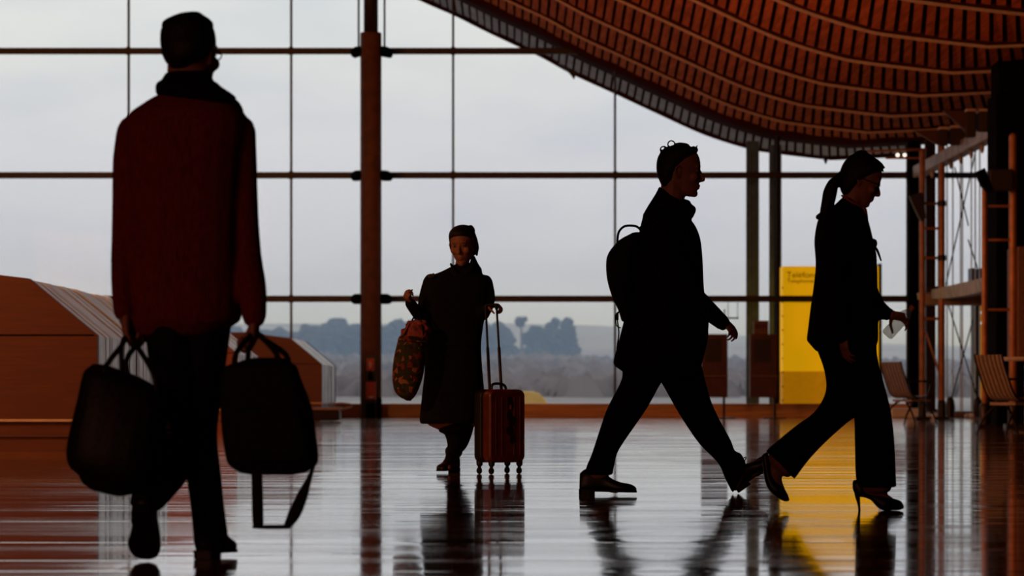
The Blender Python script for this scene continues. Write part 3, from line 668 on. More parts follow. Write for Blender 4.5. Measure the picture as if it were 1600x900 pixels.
# ================================================================== PEOPLE
def P3(px, py, Y, d=0): return W(px, py, Y+d)
def limb(g, Y, pts, n=12, sub=3, flat=1.0):
    """pts (px, py, radius in px, depth offset m)"""
    tube(g, [W(p[0], p[1], Y+p[3]) for p in pts], [p[2]*Y/K for p in pts], n=n, sub=sub, flat=flat)
def head(g, o, f, up, k=1.0, jaw=1.0, mouth=0):
    """skull, face, ears and neck stump; o ear level centre, f facing direction, up the head's axis"""
    f = V(f).normalized(); up = V(up); up = (up-f*up.dot(f)).normalized(); l = up.cross(f)
    def T(a, b, c): return o+(f*a+l*b+up*c)*k
    def ring(z, bk, fr, hw, ex=.92):
        r = []
        c = (bk+fr)/2; h = (fr-bk)/2
        for j in range(28):
            th = 2*math.pi*j/28; cx, sy = math.cos(th), math.sin(th)
            w = hw*(1-.10*cx-.06*cx*cx)
            r.append(T(c+h*(abs(cx)**ex)*(1 if cx >= 0 else -1), w*(abs(sy)**.9)*(1 if sy >= 0 else -1), z))
        return r
    st = [(.128, -.045, .045, .025), (.122, -.072, .070, .048), (.105, -.092, .094, .066), (.075, -.101, .108, .076), (.045, -.103, .113, .078), (.030, -.101, .114, .077), (.014, -.098, .108, .075),
          (-.005, -.092, .110, .072), (-.025, -.083, .110, .067), (-.045, -.070, .109, .062), (-.065, -.052, .107, .056), (-.085, -.030, .103, .050*jaw), (-.103, .005, .100, .041*jaw), (-.116, .040, .094, .026*jaw), (-.121, .060, .085, .014)]
    st = smooth(st, 2); rings(g, [ring(*s) for s in st])
    # brow, nose, cheeks, lips, chin
    for s in (-1, 1):
        tube(g, [T(.104, s*.010, .034), T(.107, s*.026, .038), T(.095, s*.048, .034)], [.007*k, .008*k, .006*k], n=8)
        ball(g, T(.082, s*.040, -.020), (.024*k,)*3)
        ball(g, T(.109, s*.0125, -.031), (.008*k,)*3, 10, 6)
        # ear
        e = T(.000, s*.074, -.005); R = Matrix((f, l*s, up)).transposed()
        tube(g, [T(.004, s*.076, -.030), T(-.012, s*.086, -.012), T(-.017, s*.092, .012), T(-.004, s*.090, .028), T(.008, s*.080, .022)], [.005*k, .006*k, .006*k, .006*k, .005*k], n=8)
        ball(g, e, (.014*k, .008*k, .024*k), 12, 8, R)
    tube(g, [T(.104, 0, .028), T(.116, 0, .004), T(.131, 0, -.022), T(.130, 0, -.031), T(.110, 0, -.037)], [.007*k, .0085*k, .0105*k, .0105*k, .009*k], n=10)
    tube(g, [T(.102, -.020, -.064), T(.1125, 0, -.061), T(.102, .020, -.064)], [.004*k, .0065*k, .004*k], n=8)
    tube(g, [T(.100, -.018, -.073-mouth), T(.1095, 0, -.075-mouth), T(.100, .018, -.073-mouth)], [.004*k, .0068*k, .004*k], n=8)
    ball(g, T(.088, 0, -.104), (.020*k,)*3)
    return T
def eyes(T, parent, k=1.0):
    for s in (-1, 1):
        g = geo(); ball(g, T(.0955, s*.031, .014), .0125*k); e = link('eye', g, 'white_eye', parent, smooth_=True)
        g = geo(); ball(g, T(.1035, s*.031, .014), .0058*k, 10, 6); sub('iris', g, 'hair', e, smooth_=True)
def hand(g, w, f, n, side, k=1.0, curl=(.3, .4, .3), spread=.06, thumb=(.75, .25), each=None, tcurl=.35):
    """palm, four fingers and thumb; w wrist, f towards the knuckles, n the way the palm faces, side=+1/-1 thumb side (n x f)"""
    f = V(f).normalized(); n = V(n); n = (n-f*n.dot(f)).normalized(); t = n.cross(f)*side
    def T(a, b, c): return w+(f*a+t*b+n*c)*k
    rs = []
    for a, hw, th, oy in ((-.015, .024, .019, 0), (.0, .026, .018, 0), (.02, .032, .018, .003), (.045, .039, .017, .002), (.07, .041, .015, 0), (.088, .040, .012, -.001)):
        rs.append([T(a, oy+hw*math.cos(q), th*math.sin(q)) for q in [2*math.pi*j/16 for j in range(16)]])
    rings(g, rs)
    for i in range(4):
        b = .030-.0195*i; L = (.043, .047, .044, .035)[i]; L2 = (.026, .030, .027, .020)[i]; L3 = (.021, .022, .021, .018)[i]; r = (.0088, .009, .0086, .0076)[i]
        c = each[i] if each else curl
        p = T((.080, .086, .082, .074)[i], b, 0); ang = 0; pts = [T(.06, b, 0), p]
        for Ls, ca in ((L, c[0]), (L2, c[1]), (L3, c[2])):
            ang += ca; sp = spread*(1.5-i)
            dr = (f*math.cos(ang)+n*math.sin(ang)+t*math.sin(sp)*math.cos(ang)).normalized()
            p = p+dr*Ls*k; pts.append(p)
        tube(g, pts, [r*1.05*k, r*1.05*k, r*k, r*.92*k, r*.75*k], n=10, sub=3)
    a0 = T(.015, .022, .004); d0 = (f*thumb[0]+t*(1-thumb[0]*.5)+n*thumb[1]).normalized(); p1 = a0+d0*.042*k
    d1 = (d0+f*.45+n*tcurl*.5-t*tcurl*.4).normalized(); p2 = p1+d1*.033*k; d2 = (d1+n*tcurl*.5-t*tcurl).normalized(); p3 = p2+d2*.026*k
    tube(g, [a0-d0*.01*k, a0, p1, p2, p3], [.013*k, .014*k, .0115*k, .0098*k, .008*k], n=10, sub=3)
def shoe(g, heel, toe, up, h=.0, w=.048, ln=None, ankle=.055, tall=.10):
    """heel and toe sole points; up is away from the sole"""
    f = (V(toe)-V(heel)); L = f.length; f.normalize(); up = V(up); up = (up-f*up.dot(f)).normalized(); l = up.cross(f)
    def T(a, b, c): return V(heel)+f*a+l*b+up*c
    st = [(0.0, .028, .0, tall*.8), (.03, .036, .0, tall), (.08, .037, .006, tall*.98), (.13, .037, .010, tall*.80), (.17, .043, .004, .066), (.215, .047, .0, .050), (.255, .043, .0, .044), (.28, .032, .001, .034), (.292, .016, .004, .022)]
    rs = []
    for a, hw, z0, z1 in smooth(st, 3):
        a = a/.292*L; hw = hw*w/.048; c = (z0+z1)/2; hz_ = (z1-z0)/2
        rs.append([T(a, hw*(abs(math.cos(q))**.7)*(1 if math.cos(q) >= 0 else -1), c+hz_*(abs(math.sin(q))**(.6 if math.sin(q) < 0 else 1))*(1 if math.sin(q) >= 0 else -1)) for q in [2*math.pi*j/20 for j in range(20)]])
    rings(g, rs); return T
def sole(T, L, w=.048):
    """separate outsole with a raised heel block"""
    g = geo(); k = L/.292
    st = [(-.003, .020), (.01, .034), (.05, .039), (.11, .035), (.16, .042), (.21, .050), (.25, .046), (.28, .034), (.295, .014)]
    rs = []
    for a, hw in smooth(st, 3):
        hw *= w/.048
        rs.append([T(a*k, hw, .0), T(a*k, -hw, .0), T(a*k, -hw, .010), T(a*k, hw, .010)])
    rings(g, rs); rs = []
    for a, hw in ((-.002, .022), (.012, .033), (.05, .037), (.078, .035)):
        rs.append([T(a*k, hw*w/.048, -.018), T(a*k, -hw*w/.048, -.018), T(a*k, -hw*w/.048, .004), T(a*k, hw*w/.048, .004)])
    rings(g, rs); return g
VB, VC = .0055, .0085
# ------------------------------------------------------------------ walking man with the backpack (profile, walking to the right)
Y = 16.67
t = thing('person', 'man in a dark coat with a backpack striding right, in front of the glass', 'person', V((W(1048, 0, Y).x, Y, 0)))
body = geo(); coat = geo(); pants = geo()
T = head(body, W(1060, 270, Y), (1, -.04, -.055), (.055, 0, 1), 1.0)
limb(body, Y, [(1052, 286, 19, 0), (1050, 310, 20, 0), (1046, 335, 24, 0)])
torso = [(335, 1006, 1074, 0, .10), (352, 1001, 1086, 0, .18), (372, 997, 1094, 0, .205), (400, 992, 1097.5, 0, .21), (450, 985, 1100, 0, .20), (490, 977, 1104, 0, .19), (520, 970, 1107, 0, .19), (545, 963, 1103, 0, .20), (570, 960, 1098, 0, .205)]
loft(coat, Y, [(318, 1018, 1080, 0, .07)]+torso[:-1]+[(568, 958.5, 1097, 0, .205), (576, 966, 1096, 0, .20)], e=.85, sub=4)
loft(body, Y, [(s[0], s[1]+9, s[2]-9, s[3], s[4]-.03) for s in torso], e=.9)
# stand-up collar
loft(coat, Y, [(1030, 291, 1052, 311, 0, .068), (1024, 303, 1072, 316, 0, .078), (1012, 322, 1088, 325, 0, .085), (1004, 336, 1083, 340, 0, .13)], e=.9, sub=3)
# near arm, swung forward
arm = [(1036, 352, 24, -.17), (1044, 392, 24, -.215), (1060, 430, 21.5, -.225), (1078, 459, 19, -.225), (1104, 483, 15.5, -.215), (1129, 504.5, 12, -.205)]
limb(coat, Y, arm, flat=1.0, n=16); limb(body, Y, [(a, b, c-5.5, d) for a, b, c, d in arm])
# far arm, hanging a little forward
arm2 = [(1042, 352, 23, .17), (1058, 400, 22, .22), (1076, 450, 18, .23), (1088, 478, 15, .22), (1094, 490, 12, .21)]
limb(coat, Y, arm2, n=16); limb(body, Y, [(a, b, c-5.5, d) for a, b, c, d in arm2])
hand(body, W(1130, 501, Y-.205), (.70, -.1, -.70), (-.5, .62, -.55), -1, .80, each=[(.5, .5, .3), (.7, .6, .4), (.85, .7, .4), (1.0, .7, .4)], spread=.10, thumb=(.35, .55))
hand(body, W(1093, 488, Y+.21), (.55, .0, -.8), (-.8, -.1, -.55), 1, .82, curl=(.7, .9, .5))
# legs
legr = [(560, 975, 1055, -.06, .12), (587, 974, 1040, -.08, .11), (618.6, 957.5, 1020, -.09, .10)]
pants_r = [(968, 565, 1060, 570, -.05, .13), (972, 590, 1036, 594, -.08, .115), (951, 633, 1014, 633, -.10, .10), (942, 656, 996, 660, -.10, .09), (925, 708, 967, 703, -.10, .078), (917, 727, 960, 727, -.10, .074), (913, 742, 957.5, 742, -.10, .073)]
pants_f = [(1010, 565, 1096, 568, .05, .13), (1032, 596, 1103, 598, .08, .115), (1049, 626, 1111, 626, .09, .10), (1068, 658, 1124, 655, .10, .09), (1093, 694, 1142, 688, .10, .078), (1122, 724, 1148, 704, .10, .070), (1133, 748, 1158, 709, .10, .070), (1144.5, 771, 1166, 724, .10, .066)]
for q in (pants_r, pants_f):
    loft(pants, Y, q, e=.95, sub=4, dome=False); loft(body, Y, q, e=.95, shrink=.016)
limb(body, Y, [(941, 725, 11, -.10), (933, 750, 12, -.10), (962, 762, 9, -.10)]); limb(body, Y, [(1148, 740, 10, .10), (1162, 742, 10, .10), (1195, 732, 7, .10)])
b_ = link('body', body, 'skin', t, voxel=VB); eyes(T, t)
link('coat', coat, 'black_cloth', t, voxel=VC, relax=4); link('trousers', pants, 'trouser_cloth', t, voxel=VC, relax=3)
g = geo(); h0 = W(905.5, 767, Y-.10); h0.z = .019; h1 = V((W(994, 772, Y-.10).x, Y-.12, .012))
Ts = shoe(g, h0, h1, (0, 0, 1), tall=.115); s_ = link('shoe', g, 'shoe_leather', t, smooth_=True); sub('sole', sole(Ts, (h1-h0).length), 'black_leather', s_)
g = geo(); tube(g, [Ts(.135, -.02, .083), Ts(.128, 0, .100), Ts(.12, .01, .115), Ts(.15, .015, .10)], .0028, n=6); sub('laces', g, 'nylon', s_)
g = geo(); h0 = W(1151, 768.5, Y+.10); h0.z = max(h0.z, .019); h1 = W(1220, 716, Y+.10)
Ts = shoe(g, h0, h1, (-.6, 0, .8), tall=.10); s_ = link('shoe', g, 'shoe_leather', t, smooth_=True); sub('sole', sole(Ts, (h1-h0).length), 'black_leather', s_)
g = geo(); tube(g, [Ts(.115, -.02, .088), Ts(.12, 0, .112), Ts(.14, .012, .11), Ts(.12, .02, .095)], .0028, n=6); sub('laces', g, 'nylon', s_)
# hair
g = geo()
loft(g, Y, [(1052, 226.5, 1078, 229.5, 0, .04), (1036, 233, 1090, 232, 0, .072), (1030, 241, 1090, 237, 0, .083), (1026.5, 250, 1083, 248, 0, .087), (1025.5, 262, 1070, 260, 0, .087), (1027, 274, 1058, 271, 0, .080), (1031, 284, 1052, 282, 0, .070), (1034, 291, 1045, 290, 0, .055)], e=.95, sub=4)
for px, py, r in ((1037, 234, 5.2), (1049, 225.5, 5.5)):
    tube(g, [W(px+r*math.cos(a), py-r*math.sin(a), Y+.01*math.cos(a)) for a in [x*.52 for x in range(0, 12)]], .0045, n=7, sub=2)
for i in range(26):
    a = random.uniform(1046, 1089); b0 = 231; tube(g, [W(a, b0+2, Y+random.uniform(-.05, .05)), W(a+random.uniform(-2, 3), b0-random.uniform(1, 4.5), Y+random.uniform(-.05, .05)), W(a+random.uniform(1, 5), b0-random.uniform(0, 4), Y+random.uniform(-.05, .05))], [.004, .003, .0015], n=6, sub=2)
link('hair', g, 'hair', t, voxel=.004, relax=1)
# backpack: a thing of its own
bp = thing('backpack', 'black backpack worn by the walking man, with a loop handle and hanging straps', 'backpack', V(W(975, 500, Y)))
g = geo()
loft(g, Y, [(366, 984, 1002, 0, .08), (374, 969, 1003, 0, .125), (384, 959, 1002, 0, .14), (396, 950.5, 1000, 0, .15), (410, 947, 998, 0, .155), (436, 948.5, 995, 0, .155), (463, 956, 990, 0, .15), (484, 966, 986, 0, .14), (500, 971, 984, 0, .12)], e=.8, sub=4)
link('pack', g, 'nylon', bp, smooth_=True)
g = geo(); tube(g, [W(964.5, 380, Y), W(966, 365, Y), (W(972, 356, Y)), W(981, 352.5, Y), W(995, 354, Y), W(1003, 362, Y)], .0065, n=10); link('handle', g, 'nylon', bp, smooth_=True)
for d in (-.13, .13):
    g = geo(); tube(g, [W(1000, 356, Y+d*.9), W(1030, 336, Y+d*1.0), W(1062, 345, Y+d*1.05), W(1078, 372, Y+d*1.5)], [.016, .018, .018, .016], n=8, flat=.35); link('shoulder_strap', g, 'nylon', bp, smooth_=True)
g = geo(); box(g, tuple(W(962, 500, Y-.125)), tuple(W(966.5, 489, Y-.105))); link('buckle', g, 'nylon', bp, bevel=.002)
g = geo(); tube(g, [W(971, 482, Y-.11), W(966, 489, Y-.115), W(964, 496, Y-.12), W(967, 520, Y-.12), W(964, 545, Y-.12), W(967, 562, Y-.12), W(972, 575, Y-.125), W(975, 586, Y-.125)], .004, n=6); link('strap', g, 'nylon', bp)
g = geo(); tube(g, [W(972, 484, Y+.11), W(962, 492, Y+.12), W(963, 508, Y+.12), W(969, 512, Y+.12)], .0035, n=6); link('strap', g, 'nylon', bp)
# ------------------------------------------------------------------ woman with the ponytail and the bottle
Y = 14.5
t = thing('person', 'woman with a ponytail looking down, dark trouser suit and high heels, holding a bottle', 'person', V((W(1335, 0, Y).x, Y, 0)))
body = geo(); coat = geo(); pants = geo()
T = head(body, W(1342.5, 283.5, Y), (1, -.03, -.42), (.42, 0, 1), .80, jaw=.9)
limb(body, Y, [(1336, 300, 17, 0), (1330, 318, 17, 0), (1318, 340, 22, 0)])
tor = [(325, 1298, 1347, 0, .09), (340, 1280.5, 1354, 0, .155), (352, 1276, 1358, 0, .175), (377, 1272.5, 1364, 0, .175), (413, 1274.5, 1370, 0, .165), (449, 1271, 1371, 0, .165), (484, 1266, 1372, 0, .18), (513, 1262.5, 1372, 0, .185), (530, 1260.5, 1372, 0, .185)]
loft(coat, Y, [(313, 1312, 1334, 0, .06)]+tor+[(535, 1263, 1371, 0, .18)], e=.85, sub=4); loft(body, Y, [(s[0], s[1]+9, s[2]-9, s[3], s[4]-.03) for s in tor])
arm = [(1306, 352, 23, -.14), (1301, 400, 21, -.19), (1302, 450, 18.5, -.205), (1310, 490, 16.5, -.205), (1317, 524, 14, -.20)]
limb(coat, Y, arm, n=16); limb(body, Y, [(a, b, c-5.5, d) for a, b, c, d in arm])
hand(body, W(1318, 520, Y-.20), (.05, 0, -1), (.9, .4, 0), 1, .86, curl=(.35, .5, .35), thumb=(.8, .3))
arm2 = [(1320, 352, 22, .14), (1336, 400, 21, .19), (1350, 445, 19, .20), (1366, 476, 16, .10), (1383, 489, 11.5, -.01), (1389, 490, 9.5, -.04)]
limb(coat, Y, arm2, n=16); limb(body, Y, [(a, b, c-4.5, d) for a, b, c, d in arm2]+[(1394, 492, 8, -.045)])
BA, BB = W(1385, 524.5, Y-.055), W(1425.5, 480.5, Y-.055); bax = (BB-BA).normalized()
# hand wrapped round the bottle: palm behind it, fingers over the near side
hw = W(1391, 490.5, Y-.045)
hand(body, hw, V((.80, 0, -.20)), V((-.25, -.62, -.74)), -1, .74, each=[(.75, .7, .4), (.8, .75, .4), (.85, .8, .4), (.9, .8, .4)], spread=.05, thumb=(.1, 1.2), tcurl=.1)
pants_r = [(1266, 520, 1330, 525, .05, .13), (1277, 548, 1345, 552, .06, .125), (1288, 580, 1352, 585, .08, .12), (1290, 612, 1345, 640, .12, .11), (1273, 643, 1322, 662, .15, .10), (1245, 664, 1294, 687, .17, .09), (1219, 685, 1266, 716, .18, .09), (1196.5, 704.5, 1241.5, 748.5, .19, .095)]
pants_f = [(1295, 520, 1371, 522, -.04, .14), (1300, 550, 1370, 552, -.05, .135), (1318, 590, 1379, 592, -.07, .12), (1333, 640, 1391.5, 640, -.08, .10), (1335.5, 690, 1397.5, 690, -.08, .095), (1336.5, 735, 1399.5, 735, -.08, .10), (1339, 761, 1400.5, 761, -.08, .105)]
for q in (pants_r, pants_f): loft(pants, Y, q, e=.95, sub=4, dome=False); loft(body, Y, q, e=.95, shrink=.02)
# feet inside the court shoes
limb(body, Y, [(1358, 745, 12, -.08), (1354, 764, 12, -.08), (1375, 776, 10, -.08), (1396, 787, 7, -.08)])
limb(body, Y, [(1224, 720, 12.5, .19), (1212, 737, 12.5, .19), (1213, 752, 9.5, .19), (1221, 768, 7, .19)])
link('body', body, 'skin', t, voxel=VB); eyes(T, t, .86)
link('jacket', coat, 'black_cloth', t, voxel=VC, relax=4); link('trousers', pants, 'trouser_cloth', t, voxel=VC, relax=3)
g = geo(); tube(g, [W(1316, 306, Y-.05), W(1330, 315, Y-.075), W(1345, 323, Y-.05), W(1348, 330, Y)], [.008, .010, .010, .008], n=8, flat=.6); tube(g, [W(1346, 321, Y-.03), W(1350, 328, Y-.04), W(1353.5, 344, Y-.045)], [.010, .016, .012], n=8, flat=.8)
link('blouse_collar', g, 'blouse', t, smooth_=True)
g = geo()
tube(g, [W(1361, 376, Y-.02), W(1366.5, 377, Y-.04), W(1367, 383, Y-.05), W(1361, 386, Y-.03)], .010, n=8)
tube(g, [W(1364, 380, Y-.04), W(1371, 392, Y-.045), W(1376.5, 407, Y-.045)], [.006, .012, .007], n=8, flat=.5); tube(g, [W(1364, 382, Y-.03), W(1367, 395, Y-.02), W(1369, 408, Y-.02)], [.006, .012, .007], n=8, flat=.5)
link('bow', g, 'black_cloth', t, smooth_=True)
# hair with ponytail
g = geo()
loft(g, Y, [(1336, 239, 1356, 239, 0, .03), (1325, 245.5, 1366, 245.5, 0, .058), (1317, 256, 1377, 254, 0, .073), (1312.5, 267, 1380.5, 263, 0, .079), (1310, 277, 1376, 268, 0, .079), (1311, 287, 1360, 276, 0, .076), (1313.5, 297, 1338, 290, 0, .066), (1317, 304, 1330, 299, 0, .05)], e=.95, sub=4)
tube(g, [W(1376, 258, Y-.02), W(1381, 262, Y-.02), W(1383, 262, Y-.02)], [.012, .006, .002], n=8); tube(g, [W(1376, 262, Y+.02), W(1380, 268, Y+.02)], [.012, .004], n=8)
tube(g, [W(1316, 272, Y), W(1309, 278.5, Y), W(1302, 287, Y), W(1297, 301, Y), W(1293.5, 318, Y), W(1289, 334, Y), W(1281.5, 340, Y)], [.016, .018, .026, .032, .030, .026, .012], n=14)
tube(g, [W(1296, 318, Y), W(1291, 332, Y), W(1286, 341, Y)], [.025, .024, .02], n=10); tube(g, [W(1284, 335, Y), W(1276.5, 338.5, Y), W(1277, 343, Y)], [.012, .007, .003], n=8)
link('hair', g, 'hair', t, voxel=.004, relax=1)
g = geo(); ring_ = [W(1310, 279.5, Y)+V((.9, 0, -.4))*0+(V((.5, 0, .86))*math.cos(a)+V((0, 1, 0))*math.sin(a))*.02 for a in [x*math.pi/5 for x in range(11)]]; tube(g, ring_, .005, n=8, sub=2); link('hair_band', g, 'black_cloth', t)
g = geo()
for s in (-1, 1):
    c = T(.112, s*.031, .014); tube(g, [c+(T(0, .024, 0)-T(0, 0, 0))*math.cos(a)+(T(0, 0, .017)-T(0, 0, 0))*math.sin(a) for a in [x*math.pi/6 for x in range(13)]], .0022, n=6, sub=1)
    tube(g, [T(.111, s*.054, .018), T(.06, s*.077, .016), T(.004, s*.080, .014)], .0024, n=6, sub=1)
tube(g, [T(.114, -.008, .018), T(.119, 0, .021), T(.114, .008, .018)], .002, n=6)
link('glasses', g, 'black_leather', t)
# court shoes
def court(hx, pts_sole, pts_top, heel_a, heel_b, d, w=.036):
    g = geo(); st = []
    n_ = len(pts_sole)
    for i, (a, b) in enumerate(zip(pts_sole, pts_top)):
        st.append((a[0], a[1], b[0], b[1], d, w*a[2]))
    loft(g, Y, st, e=.8, sub=4); s_ = link('shoe', g, 'shoe_leather', t, smooth_=True)
    g = geo(); tube(g, [W(p[0], p[1], Y+d) for p in heel_a], [p[2]*Y/K for p in heel_a], n=10, sub=3, dome=False); sub('heel', g, 'shoe_leather', s_, smooth_=True)
court(0, [(1335.5, 770, .6), (1341, 776, .8), (1349, 777, .85), (1360, 781, .85), (1371, 792.5, 1.0), (1380, 797.5, 1.15), (1395, 797.5, 1.05), (1405, 797, .7), (1410, 795, .3)],
      [(1335, 750, .6), (1343, 750, .8), (1352, 760, .85), (1364, 768, .85), (1377, 773, 1.0), (1387, 777, 1.15), (1400, 780, 1.05), (1407.5, 783, .7), (1411, 788, .3)],
      [(1339.5, 765, 5.8), (1340, 776, 4.0), (1342, 788, 2.2), (1343.3, 802.5, 1.9)], None, -.08, .036)
court(0, [(1190, 713, .6), (1192, 730, .8), (1194, 746, .85), (1199, 762, .95), (1209, 773, 1.1), (1220, 781, 1.0), (1228, 783.5, .7), (1232, 782.5, .3)],
      [(1200, 708, .6), (1202, 720, .8), (1206, 737, .85), (1212, 750, .95), (1219, 757, 1.1), (1226, 764, 1.0), (1231, 773, .7), (1233, 779, .3)],
      [(1196, 716, 5.4), (1188, 718, 4), (1180, 722, 2.2), (1172, 727, 1.8)], None, .19, .036)
# bottle
bt = thing('water_bottle', 'clear plastic bottle with an orange cap held by the woman with the ponytail', 'bottle', BA)
Lb = (BB-BA).length; g = geo(); prof = [(.0, 0), (.022, .0), (.0285, .006), (.0295, .03), (.028, .045), (.0295, .06), (.028, .075), (.0295, .09), (.028, .104), (.0285, .118), (.022, .135), (.0125, .15), (.0115, .158)]
sc2 = (Lb-.012)/.158; lathe(g, [(r, z*sc2) for r, z in prof], BA, 24, bax); link('bottle_body', g, 'plastic', bt, smooth_=True)
g = geo(); lathe(g, [(.0, 0), (.013, 0), (.0135, .004), (.0135, .017), (.0, .018)], BA+bax*(Lb-.012), 18, bax); link('cap', g, 'cap_orange', bt)
# ------------------------------------------------------------------ woman with suitcase and flowered bag (facing the camera)
Y = 21.0
t = thing('person', 'woman in a long black coat facing us, pulling a suitcase, flowered bag on her arm', 'person', V((W(712, 0, Y).x, Y, 0)))
body = geo(); coat = geo(); pants = geo()
ho = W(723.5, 386, Y)
T = head(body, ho, (-.22, -1, -.10), (-.10, -.10, 1), 1.0, jaw=.9)
limb(body, Y, [(724, 402, 11, .02), (721, 420, 11, .03), (719, 440, 14, .04)])
tor = [(424, 690, 745, .0, .07), (432, 672, 760, .0, .10), (445, 664, 766, .0, .115), (475, 662, 763, 0, .125), (505, 663, 756, 0, .125), (540, 664, 752, 0, .135), (580, 663, 754, 0, .16), (620, 659, 757, 0, .185), (655, 656, 759, 0, .20)]
loft(coat, Y, [(416, 706, 738, 0, .055)]+tor[:-1]+[(658, 655.5, 752, 0, .205), (662, 662, 746, 0, .20)], e=.85, sub=4); loft(body, Y, [(s[0], s[1]+8, s[2]-8, s[3], s[4]-.035) for s in tor])
loft(coat, Y, [(538, 663, 752.5, 0, .15), (545, 666, 750, 0, .13)], e=.85, sub=1)
# collar lapels
limb(coat, Y, [(704, 412, 4, -.06), (711, 424, 5, -.085), (720, 433, 5, -.10)], flat=.5); limb(coat, Y, [(737, 404, 5, .0), (740, 414, 6, -.04), (733, 426, 6, -.08), (721, 434, 5, -.10)], flat=.5)
limb(coat, Y, [(739, 402, 4, .04), (741, 414, 7, .03), (746, 424, 8, .02)])
arm = [(674, 440, 13, 0), (666, 470, 13, 0), (663, 498, 11.5, -.03), (652, 488, 10, -.14), (641, 474, 8.5, -.2)]
limb(coat, Y, arm, n=14); limb(body, Y, [(a, b, c-(7 if i == 0 else 3.5), d) for i, (a, b, c, d) in enumerate(arm)])
hand(body, W(644, 475, Y-.19), (-.55, -.5, .62), (.55, .1, .6), -1, .86, curl=(1.2, 1.3, .8), thumb=(.5, .9), tcurl=.8)
arm = [(758, 441, 12, 0), (762, 470, 11.5, 0), (758, 488, 10.5, -.05), (761, 484, 9, -.16), (765, 480, 7.5, -.2)]
limb(coat, Y, [(758, 441, 12, 0), (763, 468, 11, 0), (754, 490, 11, -.03), (759, 485, 9, -.15), (763, 481, 8, -.19)], n=14); limb(body, Y, [(758, 446, 5, 0), (762, 470, 7, 0), (757, 487, 6, -.04)]+[(759, 485, 5.5, -.15), (764, 480, 5, -.2)])
hand(body, W(763, 479, Y-.19), (.80, -.35, .12), (.1, -.2, -1), 1, .86, curl=(.9, 1.2, .8), thumb=(.5, .7), tcurl=.6)
limb(coat, Y, [(688, 638, 12, 0), (700, 655, 14, 0)])
# skirt below the coat
loft(pants, Y, [(640, 672, 748, 0, .15), (665, 684, 742, 0, .15), (669.5, 686, 738, 0, .15)], e=.9)
# legs: front foot planted, the other behind the suitcase
l1 = [(708, 640, 17, .0), (708, 668, 15.5, -.02), (710, 690, 12, -.03), (707, 704, 9, -.05), (703, 716, 8, -.06)]
limb(pants, Y, l1); limb(body, Y, [(a, b, c-2, d) for a, b, c, d in l1]+[(703, 724, 6, -.06), (700, 731, 5, -.14)])
l2 = [(728, 640, 16, .06), (727, 665, 14, .10), (722, 690, 11, .2), (716, 702, 8, .3), (714, 708, 7, .34)]
limb(pants, Y, l2); limb(body, Y, [(a, b, c-2, d) for a, b, c, d in l2])
link('body', body, 'skin', t, voxel=VB); eyes(T, t, 1.0)
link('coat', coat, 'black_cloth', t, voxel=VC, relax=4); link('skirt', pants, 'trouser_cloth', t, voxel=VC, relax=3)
g = geo(); h0 = V((W(714, 0, Y).x, Y+.02, .019)); h1 = V((W(688, 0, Y).x, Y-.17, .012)); Ts = shoe(g, h0, h1, (0, 0, 1), w=.044, tall=.125)
tube(g, [Ts(.04, 0, .08), Ts(.04, 0, .16)], [.036, .036], n=12, sub=1); s_ = link('shoe', g, 'shoe_leather', t, smooth_=True); sub('sole', sole(Ts, (h1-h0).length, .044), 'black_leather', s_)
g = geo(); h0 = W(716, 708, Y+.42); h1 = V((W(708, 0, Y+.3).x, Y+.24, .03)); Ts = shoe(g, h0, h1, (0, .8, .5), w=.042, tall=.09); s_ = link('shoe', g, 'shoe_leather', t, smooth_=True); sub('sole', sole(Ts, (h1-h0).length, .042), 'black_leather', s_)
# hair: cap open to the face, low knot at the back
g = geo()
f_ = V((-.22, -1, -.10)).normalized(); u_ = V((-.10, -.10, 1)); u_ = (u_-f_*u_.dot(f_)).normalized(); l_ = u_.cross(f_)
def H(a, b, c): return ho+(f_*a+l_*b+u_*c)*1.0
rs = []
for z, bk, fr, hw in smooth([(.146, -.035, .01, .012), (.140, -.062, .042, .038), (.128, -.09, .076, .060), (.110, -.108, .100, .076), (.088, -.118, .110, .085), (.070, -.120, .102, .089), (.045, -.118, .072, .093), (.015, -.114, .045, .096), (-.02, -.105, .025, .096), (-.045, -.085, .0, .085), (-.065, -.06, -.02, .06)], 3):
    rs.append([H((bk+fr)/2+(fr-bk)/2*math.cos(q), hw*math.sin(q), z) for q in [2*math.pi*j/24 for j in range(24)]])
rings(g, rs); ball(g, H(-.12, -.02, .0), .045); tube(g, [H(.03, .080, .05), H(.0, .086, -.02), H(-.02, .082, -.06)], [.014, .016, .008], n=8)
tube(g, [H(.03, .070, .06), H(.0, .070, .10), H(-.05, .05, .12)], [.016, .022, .02], n=10)
link('hair', g, 'hair', t, voxel=.004, relax=2)
g = geo(); ball(g, W(672, 432, Y-.10), (.018, .006, .012)); ball(g, W(677, 430, Y-.105), (.010, .006, .014)); link('brooch', g, 'louvre_dark', t, smooth_=True)
